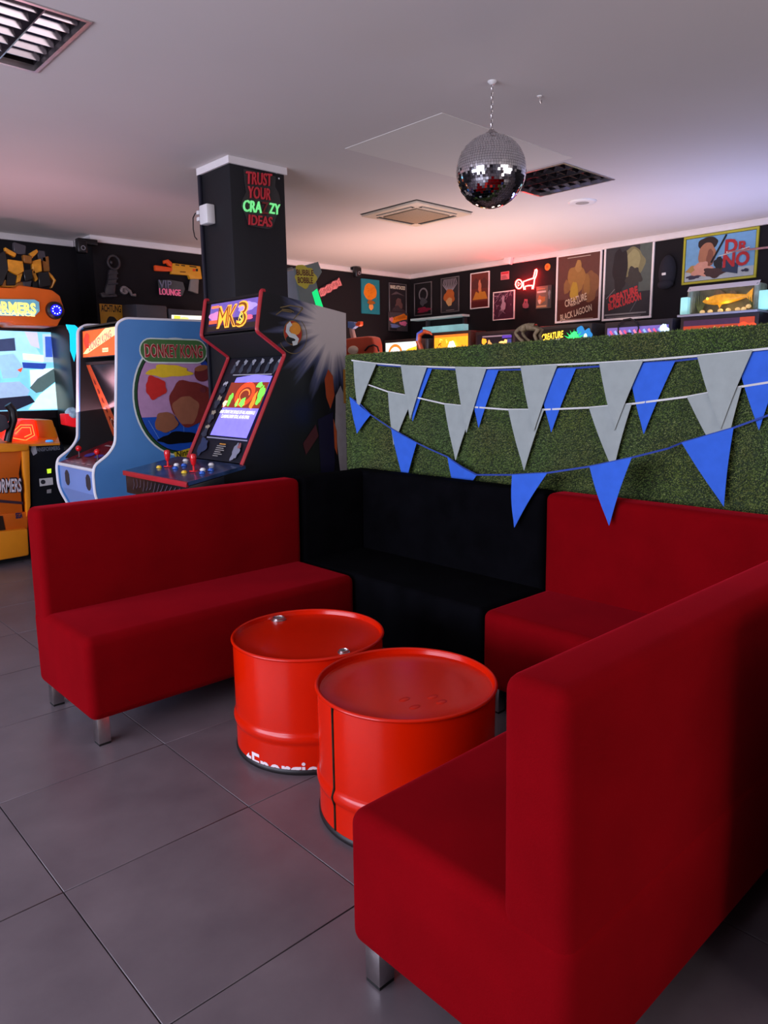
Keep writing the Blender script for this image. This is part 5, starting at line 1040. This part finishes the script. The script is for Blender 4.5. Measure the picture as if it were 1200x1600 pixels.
# cameras / wall speakers under the cornice
for lab, x, y in (('black security camera under the cornice of the back wall', 556, 424), ('black security camera at the corner of the wall recess', 126, 384)):
    q = px_y(x, y, YB - 0.08)
    t = thing('security_camera', lab, 'camera', (q.x, YB - 0.001 if x > 200 else YB - 0.02, q.z), group='security cameras'); o = t.location
    yb_ = YB - 0.002
    if x > 200: wbox('bracket', (q.x - 0.05, yb_ - 0.06, q.z + 0.02), (q.x + 0.03, yb_, q.z + 0.05), M_BLACK, t, bevel=0.006, off=o)
    else: wbox('bracket', (q.x - 0.02, YB - 0.09, q.z + 0.02), (XJ + 0.02, YB - 0.002, q.z + 0.07), M_BLACK, t, bevel=0.006, off=o)
    MB().box((q.x - 0.055, YB - 0.15, q.z - 0.075), (q.x + 0.04, YB - 0.075, q.z + 0.045)).build('housing', M_BLACK, t, bevel=0.018, seg=3, off=o)
    MB().tube([(q.x - 0.005 + 0.018 * math.cos(a), YB - 0.152, q.z - 0.028 + 0.018 * math.sin(a)) for a in [2 * PI * i / 14 for i in range(14)]], 0.004, 6, closed=True).build('lens_ring', M_GREY, t, smooth=True, off=o)
# red neon on wall_right
t = thing('neon_sign', 'glowing red neon outline with round play symbol', 'neon sign', (XR, 5.33, 2.36)); o = t.location
def nx(pts, Xp=XR - 0.03): return [px_x(780 + x / 6.667, 390 + y / 6.667, Xp) for x, y in pts]
MB().tube(nx([(205 + 34 * math.cos(a), 360 + 46 * math.sin(a)) for a in [2 * PI * i / 20 for i in range(20)]]), 0.008, 8, closed=True).build('neon_tube', M_NEONRED, t, smooth=True, off=o)
MB().tube(nx([(196, 338), (196, 382), (222, 358)]), 0.005, 6, closed=True).build('neon_tube', M_NEONRED, t, smooth=True, off=o)
MB().tube(nx([(252, 370), (252, 334), (300, 316), (356, 298), (368, 250), (376, 212), (388, 206), (394, 220), (386, 268), (368, 310), (362, 360), (352, 410), (344, 410), (344, 374), (300, 376), (270, 384), (270, 416), (258, 416), (252, 384)]), 0.008, 8, closed=True).build('neon_tube', M_NEONRED, t, smooth=True, off=o)
for k in ((205, 315), (320, 380), (385, 240)):
    q = nx([k], XR - 0.02)[0]; wbox('standoff', (XR - 0.03, q.y - 0.005, q.z - 0.005), (XR, q.y + 0.005, q.z + 0.005), M_BLACK, t, off=o)
point('neon_glow', (XR - 0.09, 5.33, 2.48), 5.0, (1.0, 0.06, 0.08), 0.08)
# small wall pieces
q = px_x(855.5, 417, XR - 0.004); t = thing('round_sticker', 'orange round disc high on the right wall', 'disc', (XR, q.y, q.z)); o = t.location
MB().lathe([(1e-4, -0.008), (0.034, -0.008), (0.038, -0.004), (0.038, -0.0005), (1e-4, -0.0005)], 24, axis='x').build('disc', mat('orange_disc', (226, 130, 40), rough=0.5), t, smooth=True); MB().lathe([(1e-4, -0.0095), (0.015, -0.0095), (0.015, -0.0075), (1e-4, -0.0075)], 16, axis='x').build('disc_centre', mat('dark_orange_disc', (196, 84, 20), rough=0.5), t, smooth=True)
t = thing('cat_ornament', 'small pink cat-shaped plaque below the red neon', 'ornament', px_x(821, 483, XR)); o = t.location
MB().prism(nx([(245, 605), (240, 575), (256, 545), (258, 525), (266, 512), (274, 524), (286, 512), (294, 530), (292, 552), (306, 578), (302, 605), (275, 616)], XR - 0.012), (0.011, 0, 0)).build('plaque', mat('dusty_pink', (132, 78, 92), rough=0.5, var=0.1), t, bevel=0.003, seg=1, off=o)
MB().ball(nx([(274, 545)], XR - 0.014)[0], 0.012, 10, 8, sc=(0.4, 1, 1)).build('face', mat('dark_pink', (90, 50, 62), rough=0.5), t, smooth=True, off=o)
t = thing('wall_speaker', 'small white speaker under the cornice above the red neon', 'speaker', px_x(791, 413, XR)); o = t.location
MB().prism([px_x(*q, XR - 0.1) for q in ((787, 402), (798, 400), (796, 413), (785, 411))], (0.06, 0, 0)).build('housing', M_WHITE, t, bevel=0.008, off=o); q = px_x(791, 404, XR - 0.03); wbox('bracket', (XR - 0.05, q.y - 0.015, q.z - 0.01), (XR - 0.036, q.y + 0.015, q.z + 0.02), M_WHITE, t, off=o)
t = thing('baseball_cap', 'navy cap hanging on the wall between two posters', 'cap', px_x(1045, 450, XR)); o = t.location; M_CAP = mat('navy_cloth', (24, 26, 38), rough=0.9)
c_ = px_x(1043, 425, XR - 0.03); MB().ball(c_, 0.14, 20, 14, sc=(0.42, 0.62, 1.15)).build('crown', M_CAP, t, smooth=True, off=o)
MB().ball(c_ + Vector((-0.03, 0.0, -0.12)), 0.09, 16, 10, sc=(0.5, 0.9, 0.5)).build('brim', M_CAP, t, smooth=True, off=o)
q = px_x(1037, 428, XR - 0.09); MB().box((q.x - 0.003, q.y - 0.02, q.z - 0.012), (q.x + 0.02, q.y + 0.02, q.z + 0.012)).build('patch', M_WHITE, t, bevel=0.003, off=o)
t = thing('cue_stick', 'pinkish wooden stick crossing the yellow framed poster', 'stick', px_x(1150, 393, 6.98)); o = t.location
MB().tube([px_x(1136, 394, 6.98), px_x(1160, 391, 6.98), px_x(1260, 380, 6.98)], [0.005, 0.008, 0.013], 10).build('shaft', mat('pink_wood', (150, 104, 100), rough=0.45, var=0.2, scale=30), t, smooth=True, off=o); MB().ball(px_x(1136, 394, 6.98), 0.007, 8, 6).build('tip', M_WHITE, t, smooth=True, off=o)
# lit wall shelf near the corner
t = thing('wall_shelf', 'pale lit wall shelf with teal glowing strip below two posters', 'shelf', (XR, 6.7, 2.05)); o = t.location
A = px_x(643, 502, XR - 0.12); B = px_x(724, 495, XR - 0.12)
wbox('board', (XR - 0.14, B.y, 2.165), (XR - 0.002, A.y, 2.19), mat('pale_board', (170, 190, 192), rough=0.4, emit=0.15), t, off=o)
A2 = px_x(660, 516, XR - 0.10); B2 = px_x(724, 511, XR - 0.10)
wbox('light_strip', (XR - 0.10, B2.y, 2.0), (XR - 0.002, A2.y, 2.075), mat('teal_strip', (130, 190, 196), emit=0.55, var=0.15), t, bevel=0.004, off=o)
wbox('bracket', (XR - 0.06, A2.y - 0.05, 2.075), (XR - 0.002, A2.y - 0.02, 2.165), M_DARKGREY, t, off=o)
wbox('bracket', (XR - 0.06, B2.y + 0.02, 2.075), (XR - 0.002, B2.y + 0.05, 2.165), M_DARKGREY, t, off=o)

# ------------------------------------------------------------------ pinball machines along the right wall
M_PFIELD = mat('playfield_glass', (40, 30, 34), rough=0.08, var=0.6, scale=9, emit=0.12)
def pinball(label, y0, y1, top, side_rgb, draw):
    w = y0 - y1
    t = thing('pinball_machine', label, 'pinball machine', (6.7, (y0 + y1) / 2, 0), -PI / 2, 'pinball machines along the right wall')
    msd_ = mat('pinball_side_%d_%d_%d' % side_rgb, side_rgb, rough=0.4, var=0.3, scale=8); bw = min(w, 0.62) / 2 - 0.02
    MB().prism([(-bw, -1.05, 0.62), (-bw, -1.05, 0.84), (-bw, 0.0, 0.98), (-bw, 0.26, 0.98), (-bw, 0.26, 0.60)], (2 * bw, 0, 0)).build('cabinet', msd_, t, bevel=0.006, seg=1)
    MB().prism([(-bw + 0.03, -1.02, 0.846), (-bw + 0.03, -0.02, 0.979), (bw - 0.03, -0.02, 0.979), (bw - 0.03, -1.02, 0.846)], (0, 0, 0.008)).build('playfield_glass', M_PFIELD, t)
    for s in (-1, 1):
        MB().tube([(s * bw, -1.05, 0.85), (s * bw, 0.0, 0.99)], 0.012, 8).build('side_rail', M_CHROME, t, smooth=True)
        for yy in (-1.0, 0.2): MB().prism([(s * bw - 0.02, yy - 0.02, 0.0), (s * bw + 0.02, yy - 0.02, 0.0), (s * bw + 0.02, yy + 0.02, 0.0), (s * bw - 0.02, yy + 0.02, 0.0)], (0, 0, 0.66)).build('leg', M_CHROME, t)
    MB().lathe([(1e-4, -0.03), (0.014, -0.03), (0.008, 0.0), (0.008, 0.05), (1e-4, 0.05)], 12, (bw * 0.6, -1.07, 0.74), axis='y').build('plunger', M_CHROME, t, smooth=True)
    MB().box((-w / 2 + 0.002, 0.0, 0.985), (w / 2 - 0.002, 0.29, top)).build('backbox', msd_, t, bevel=0.008)
    g = wbox('backglass', (-w / 2 + 0.035, -0.004, 1.25), (w / 2 - 0.035, 0.0, top - 0.035), M_BLACK, t)
    P = Print((-w / 2 + 0.035, -0.0045, top - 0.035), UX, UZ); draw(P, w - 0.07); P.build('lit_art', g)
    return t
def dr(P, w):
    P.rect(0, -0.6, w, 0, ink((206, 226, 220), 0.9)); P.ell(w * 0.32, -0.14, 0.13, 0.12, ink((226, 120, 40), 1.0)); P.ell(w * 0.32, -0.15, 0.1, 0.095, ink((250, 244, 236), 1.1)); P.poly([(w * 0.5, -0.17), (w * 0.72, -0.09), (w, -0.06), (w, -0.3), (w * 0.45, -0.3)], ink((244, 190, 40), 1.0))
pinball('pinball machine with white and orange backglass next to the room corner', 7.20, 6.565, 1.905, (60, 50, 46), dr)
def dr(P, w):
    P.rect(0, -0.6, w, 0, ink((214, 150, 34), 1.0)); P.rect(0, -0.028, w, 0, ink((196, 110, 40), 0.8)); rr = random.Random(8)
    for i in range(22):
        x, y = rr.uniform(0.03, w - 0.05), rr.uniform(-0.3, -0.05); P.stroke([(x, y), (x + rr.uniform(-0.05, 0.06), y + rr.uniform(-0.03, 0.03)), (x + rr.uniform(-0.05, 0.06), y + rr.uniform(-0.04, 0.02))], 0.009, ink((120, 66, 16), 0.4) if i % 3 else ink((255, 226, 90), 1.3))
    P.blob(w * 0.55, -0.13, 0.06, 0.05, ink((255, 246, 200), 2.2), 0.2, seed=81)
pinball('pinball machine with bright yellow backglass', 6.332, 5.725, 1.955, (52, 34, 30), dr)
def dr(P, w):
    P.rect(0, -0.6, w, 0, ink((24, 20, 30), 0.2)); P.rect(w * 0.15, -0.03, w * 0.95, -0.015, ink((120, 110, 124), 0.4)); P.blob(w * 0.2, -0.075, 0.035, 0.035, ink((236, 150, 40), 1.0), 0.2, seed=82); P.blob(w * 0.36, -0.14, 0.05, 0.06, ink((206, 150, 90), 0.8), 0.35, seed=83); P.rect(w * 0.72, -0.05, w * 0.98, -0.02, ink((70, 50, 150), 0.7)); P.text('HIM', w * 0.8, -0.12, 0.06, ink((236, 196, 110), 0.9), width=0.13, bold=0.04) if False else P.blob(w * 0.82, -0.095, 0.07, 0.025, ink((236, 190, 110), 0.9), 0.5, seed=84)
    P.rect(w * 0.68, -0.17, w * 0.84, -0.145, ink((220, 206, 160), 0.9)); P.rect(w * 0.86, -0.19, w * 0.98, -0.06, ink((50, 60, 120), 0.5))
pinball('dark pinball machine with small orange and purple art', 5.655, 5.085, 1.925, (40, 30, 34), dr)
def dr(P, w):
    P.rect(0, -0.6, w, 0, ink((12, 14, 16), 0.1)); P.blob(w * 0.9, -0.09, 0.09, 0.09, ink((30, 110, 170), 0.8), 0.4, seed=85)
    for i in range(9):
        a = math.radians(10 + 20 * i); P.poly([(w * 0.71 + 0.03 * math.cos(a + 0.5), -0.13 + 0.03 * math.sin(a + 0.5)), (w * 0.71 + 0.14 * math.cos(a), -0.13 + 0.115 * math.sin(a)), (w * 0.71 + 0.03 * math.cos(a - 0.5), -0.13 + 0.03 * math.sin(a - 0.5))], ink((30, 190, 90), 0.9))
    P.blob(w * 0.71, -0.11, 0.055, 0.07, ink((50, 220, 110), 1.0), 0.15, seed=86)
    P.text('CREATURE', 0.02, -0.115, 0.095, ink((226, 190, 60), 1.1), 'LEFT', rot=0.1, width=0.27, bold=0.03, shear=0.2); P.text('FROM THE', 0.10, -0.14, 0.035, ink((220, 226, 214), 0.9), 'LEFT', rot=0.1, width=0.15); P.text('BLACK LAGOON', 0.03, -0.215, 0.08, ink((236, 226, 160), 1.0), 'LEFT', rot=0.1, width=0.36, bold=0.03, shear=0.2); P.ell(w * 0.95, -0.1, 0.02, 0.035, ink((190, 236, 190), 1.0))
pinball('pinball machine with green lagoon backglass', 4.78, 4.135, 1.935, (34, 34, 36), dr)
def dr(P, w):
    P.rect(0, -0.6, w, 0, ink((96, 84, 150), 0.7)); P.rect(0, -0.02, w, 0, ink((30, 28, 36), 0.1))
    for i in range(12): x = w * (0.05 + 0.08 * i); P.stroke([(x, -0.05), (x + 0.05, -0.12), (x + 0.02, -0.2)], 0.02, ink(((206, 70, 110), (120, 160, 230), (230, 120, 140))[i % 3], 0.8))
    P.blob(w * 0.94, -0.09, 0.04, 0.08, ink((190, 220, 244), 1.1), 0.3, seed=87); P.blob(w * 0.05, -0.14, 0.03, 0.04, ink((150, 190, 240), 1.0), 0.3, seed=88)
pinball('pinball machine with violet and pink backglass', 3.995, 3.295, 1.925, (30, 28, 36), dr)
def dr(P, w):
    P.rect(0, -0.6, w, 0, ink((150, 50, 24), 0.7)); P.rect(0, -0.05, w * 0.8, 0, ink((60, 34, 54), 0.3)); P.blob(w * 0.9, -0.14, 0.1, 0.1, ink((244, 60, 24), 1.1), 0.15, seed=89); P.blob(w * 0.2, -0.14, 0.11, 0.06, ink((226, 140, 40), 0.9), 0.25, seed=90)
    for i in range(9): P.blob(w * (0.26 + 0.065 * i), -0.115, 0.022, 0.045, ink(((176, 136, 70), (206, 120, 50), (130, 70, 80))[i % 3], 0.8), 0.25, seed=91 + i)
    for i in range(6): P.stroke([(w * 0.05 + 0.02 * i, -0.28), (w * 0.1 + 0.03 * i, -0.2), (w * 0.08 + 0.04 * i, -0.16)], 0.006, ink((60, 26, 30), 0.2))
    P.rect(w * 0.35, -0.24, w, -0.2, ink((240, 90, 30), 1.0))
pinball('pinball machine with fiery red backglass under the fish tank topper', 3.225, 2.535, 1.925, (30, 24, 26), dr)
# fish tank topper
t = thing('fish_topper', 'lit fish in a clear tank with teal ends above the poster row pinball', 'fish ornament', (6.84, 2.88, 1.926)); o = t.location
t['label'] = 'lit yellow fish in a clear teal-ended tank on the red pinball'
wbox('base_board', (6.66, 2.54, 1.9265), (6.98, 3.24, 1.945), M_GREY, t, bevel=0.004, off=o)
dm = MB(); pr_ = [(6.74, 1.947), (6.74, 2.15), (6.78, 2.195), (6.90, 2.195), (6.93, 2.15), (6.93, 1.947)]
for i in range(len(pr_) - 1):
    a, b2 = pr_[i], pr_[i + 1]; dm.add([(a[0], 2.575, a[1]), (a[0], 3.195, a[1]), (b2[0], 3.195, b2[1]), (b2[0], 2.575, b2[1])], [(0, 1, 2, 3)])
dm.build('tank_cover', M_ACRYL, t, smooth=True, off=o, recalc=False)
for y0_, y1_ in ((3.15, 3.20), (2.565, 2.62)): wbox('tank_end', (6.75, y0_, 1.947), (6.92, y1_, 2.175), mat('grey_green_tank_end', (126, 140, 126), rough=0.4, var=0.3, scale=20), t, bevel=0.02, seg=3, off=o)
for y0_, y1_ in ((3.165, 3.235), (2.47, 2.555)): wbox('teal_end', (6.70, y0_, 1.947), (6.86, y1_, 2.10), M_TEAL, t, bevel=0.008, off=o)
wbox('back_board', (6.915, 2.60, 1.947), (6.928, 3.17, 2.17), mat('olive_back', (112, 104, 74), rough=0.6, var=0.3, scale=14), t, off=o)
M_FISH = mat('golden_fish', (236, 156, 36), rough=0.35, emit=0.35, var=0.25, scale=30); M_FIN = mat('brown_fin', (110, 82, 48), rough=0.5, var=0.3, scale=60)
b = MB(); st = [(3.085, 0.004, 2.06), (3.065, 0.018, 2.06), (3.03, 0.032, 2.062), (2.98, 0.043, 2.064), (2.92, 0.046, 2.066), (2.85, 0.042, 2.068), (2.78, 0.03, 2.07), (2.73, 0.02, 2.074), (2.70, 0.014, 2.076)]
vs = []; fs = []
for yy, r, z in st:
    for k in range(14): a = 2 * PI * k / 14; vs.append((6.825 + 0.55 * r * math.cos(a), yy, z + r * math.sin(a)))
for i in range(len(st) - 1):
    for k in range(14): fs.append((i * 14 + k, i * 14 + (k + 1) % 14, (i + 1) * 14 + (k + 1) % 14, (i + 1) * 14 + k))
fs += [tuple(range(14)), tuple(range(14 * (len(st) - 1), 14 * len(st)))]
fish = b.add(vs, fs).build('fish', M_FISH, t, smooth=True, off=o)
def fin(pts, m): MB().prism([(6.822, y, z) for y, z in pts], (0.006, 0, 0)).build('fin', m, fish, off=o)
fin([(2.71, 2.085), (2.65, 2.14), (2.655, 2.075), (2.65, 2.02), (2.71, 2.066)], M_FISH); fin([(2.99, 2.10), (2.975, 2.15), (2.93, 2.148), (2.90, 2.125), (2.88, 2.108)], M_FIN); fin([(2.86, 2.104), (2.84, 2.135), (2.80, 2.125), (2.78, 2.098)], M_FIN); fin([(2.95, 2.03), (2.93, 1.99), (2.91, 2.025)], M_FISH)
MB().ball((6.805, 3.035, 2.08), 0.012, 12, 8).build('eye', mat('glowing_eye', (255, 206, 60), emit=1.5), fish, smooth=True, off=o)
for i, y in enumerate((3.06, 2.99, 2.90, 2.83, 2.75, 2.70, 2.66)):
    z = 1.963 + (0.02 if i == 6 else 0); MB().ball((6.775, y, z), 0.02, 12, 8, sc=(1, 1.15, 0.9)).build('shell', mat('lit_shell', (246, 196, 130), rough=0.4, emit=0.5, var=0.2, scale=40), t, smooth=True, off=o)
for s, y in ((1, 3.11), (-1, 2.64)):
    for i in range(7): MB().tube([(6.84, y, 1.95), (6.84 - 0.004 * i, y + 0.012 * (i - 3), 2.04), (6.83, y + 0.02 * (i - 3), 2.13 - 0.01 * abs(i - 3))], [0.004, 0.003, 0.0012], 5).build('reed', mat('green_reed', (120, 132, 72), rough=0.6), t, smooth=True, off=o)
point('fish_tank_lamp', (6.79, 2.86, 2.0), 0.35, (1.0, 0.62, 0.18), 0.03)
# black cable loop over the violet machine
t = thing('cable_loop', 'black cable loop on top of the violet pinball', 'cable', px_x(985, 503, 6.69)); o = t.location
MB().tube([px_x(*q, 6.685) for q in ((966, 522), (966, 508), (974, 500), (985, 498), (994, 503), (998, 512), (995, 525))], 0.008, 6).build('cable', M_BLACK, t, smooth=True, off=o); wbox('plug', (6.66, o.y - 0.02, o.z - 0.14), (6.69, o.y + 0.02, o.z - 0.10), M_BLACK, t, off=o)
# things standing on the turf wall
def wt(y): return hz(y) + 0.006
t = thing('toy_arch', 'small arched toy in red, orange and blue on the turf wall', 'toy', (2.98, 2.93, wt(2.93))); o = t.location
q0 = px_x(656, 545, 2.98); pts = [px_x(*q, 2.98) for q in ((659, 545), (654, 532), (655, 521), (663, 516), (672, 518), (675, 521))]; dz = wt(2.93) - pts[0].z
mA = mat('striped_toy', (230, 86, 40), rough=0.35, var=0.5, scale=30)
MB().tube([p + Vector((0, 0, dz)) for p in pts], [0.013, 0.016, 0.016, 0.013, 0.008, 0.004], 10).build('arch', mA, t, smooth=True, off=o)
MB().tube([p + Vector((-0.010, 0, dz + 0.005)) for p in pts[1:4]], 0.008, 8).build('blue_stripe', mat('toy_blue', (90, 100, 190), rough=0.35), t, smooth=True, off=o)
a = px_x(668, 530, 2.99); MB().box((2.985, a.y - 0.010, wt(2.9)), (3.005, a.y + 0.014, a.z + dz + 0.01)).build('stand', mat('toy_dark', (46, 36, 34), rough=0.5), t, bevel=0.003, off=o)
def skin_mesh(name, joints, edges, m, parent, off):
    me = bpy.data.meshes.new(name); me.from_pydata([tuple(Vector(j[0]) - off) for j in joints], edges, [])
    bm = bmesh.new(); bm.from_mesh(me); ly = bm.verts.layers.skin.verify(); bm.verts.ensure_lookup_table()
    for i, j in enumerate(joints): bm.verts[i][ly].radius = (j[1], j[1]); bm.verts[i][ly].use_root = (i == 0)
    bm.to_mesh(me); bm.free(); me.materials.append(m)
    ob = link(name, me, parent); s = ob.modifiers.new('skin', 'SKIN'); s.use_smooth_shade = True; ob.modifiers.new('sub', 'SUBSURF').levels = 2; ob.modifiers['sub'].render_levels = 2
    return ob
t = thing('beast_figurine', 'brown clay beast figurine on all fours on the turf wall', 'figurine', (2.98, 2.2, wt(2.2))); o = t.location
def bq(x, y, dx=0.0): q = px_x(735 + x / 9.6, 490 + y / 9.6, 2.98); return Vector((2.98 + dx, q.y, q.z))
dz = wt(2.2) - bq(820, 425).z
J = [(bq(930, 195), 0.0189), (bq(860, 190), 0.0216), (bq(815, 175), 0.0216), (bq(795, 235, -0.012), 0.0175), (bq(1010, 190), 0.0189),
     (bq(760, 220, -0.014), 0.0108), (bq(700, 285, -0.016), 0.0088), (bq(770, 375, -0.016), 0.0081), (bq(835, 418, -0.018), 0.0088),
     (bq(800, 220, 0.014), 0.0108), (bq(745, 290, 0.018), 0.0088), (bq(800, 370, 0.018), 0.0081), (bq(860, 415, 0.018), 0.0088),
     (bq(1040, 235, -0.012), 0.0121), (bq(985, 315, -0.014), 0.0088), (bq(1025, 415, -0.014), 0.0088), (bq(1000, 418, -0.020), 0.0068),
     (bq(1045, 240, 0.012), 0.0121), (bq(1005, 320, 0.016), 0.0088), (bq(1045, 412, 0.016), 0.0088), (bq(820, 265, -0.016), 0.0081)]
J = [(p + Vector((0, 0, dz)), r) for p, r in J]
skin_mesh('body', J, [(0, 1), (1, 2), (2, 3), (0, 4), (2, 5), (5, 6), (6, 7), (7, 8), (2, 9), (9, 10), (10, 11), (11, 12), (4, 13), (13, 14), (14, 15), (15, 16), (4, 17), (17, 18), (18, 19), (3, 20)], mat('brown_clay', (122, 104, 76), rough=0.7, var=0.2, scale=60), t, o)
MB().tube([p + Vector((0, 0, dz)) for p in (bq(870, 163), bq(930, 158), bq(1000, 160))], [0.003, 0.0045, 0.003], 6).build('red_stripe', mat('red_stripe_paint', (190, 60, 46), rough=0.5), t, smooth=True, off=o)
# orange ride and toy gun behind the turf wall
t = thing('orange_machine', 'rounded orange-red game housing behind the left end of the turf', 'game housing', px_x(570, 600, 4.8)); t.location.z = 0; o = t.location
pts = [px_x(*q, 4.8) for q in ((524, 540), (526, 531), (555, 527), (574, 525), (581, 527), (584, 538), (585, 560), (524, 560))]
MB().prism(pts, (0.12, 0, 0)).build('housing', mat('orange_red_plastic', (196, 74, 44), rough=0.4, var=0.06), t, bevel=0.02, seg=3, off=o)
q = pts[-2]; q2_ = pts[-1]; wbox('pedestal', (4.82, q.y + 0.02, 0), (4.90, q2_.y - 0.02, q.z + 0.02), M_BLACK, t, off=o)
MB().tube([px_x(*q, 4.79) for q in ((570, 548), (576, 541), (584, 539), (590, 542), (592, 550))], 0.008, 6).build('cable', M_BLACK, t, smooth=True, off=o)
MB().ball(px_x(552, 547, 4.80), 0.06, 14, 10, sc=(0.5, 1.3, 0.7)).build('cream_cap', M_CREAM, t, smooth=True, off=o)
t = thing('toy_blaster', 'blue and orange toy blaster standing on the orange housing', 'toy gun', px_x(550, 530, 4.95)); o = t.location
MB().prism([px_x(*q, 4.93) for q in ((543, 502), (553, 503), (555, 510), (550, 514), (543, 512))], (0.05, 0, 0)).build('body', mat('blue_toy_plastic', (96, 124, 176), rough=0.4), t, bevel=0.006, off=o)
MB().prism([px_x(*q, 4.94) for q in ((554, 507), (557, 504), (559, 502), (563, 502), (563, 508), (560, 510), (556, 509))], (0.04, 0, 0)).build('muzzle', mo, t, bevel=0.006, off=o)
MB().prism([px_x(*q, 4.94) for q in ((545, 513), (549, 513), (553, 529), (548, 530))], (0.04, 0, 0)).build('grip', mat('pale_grip', (172, 142, 132), rough=0.5), t, bevel=0.005, off=o)
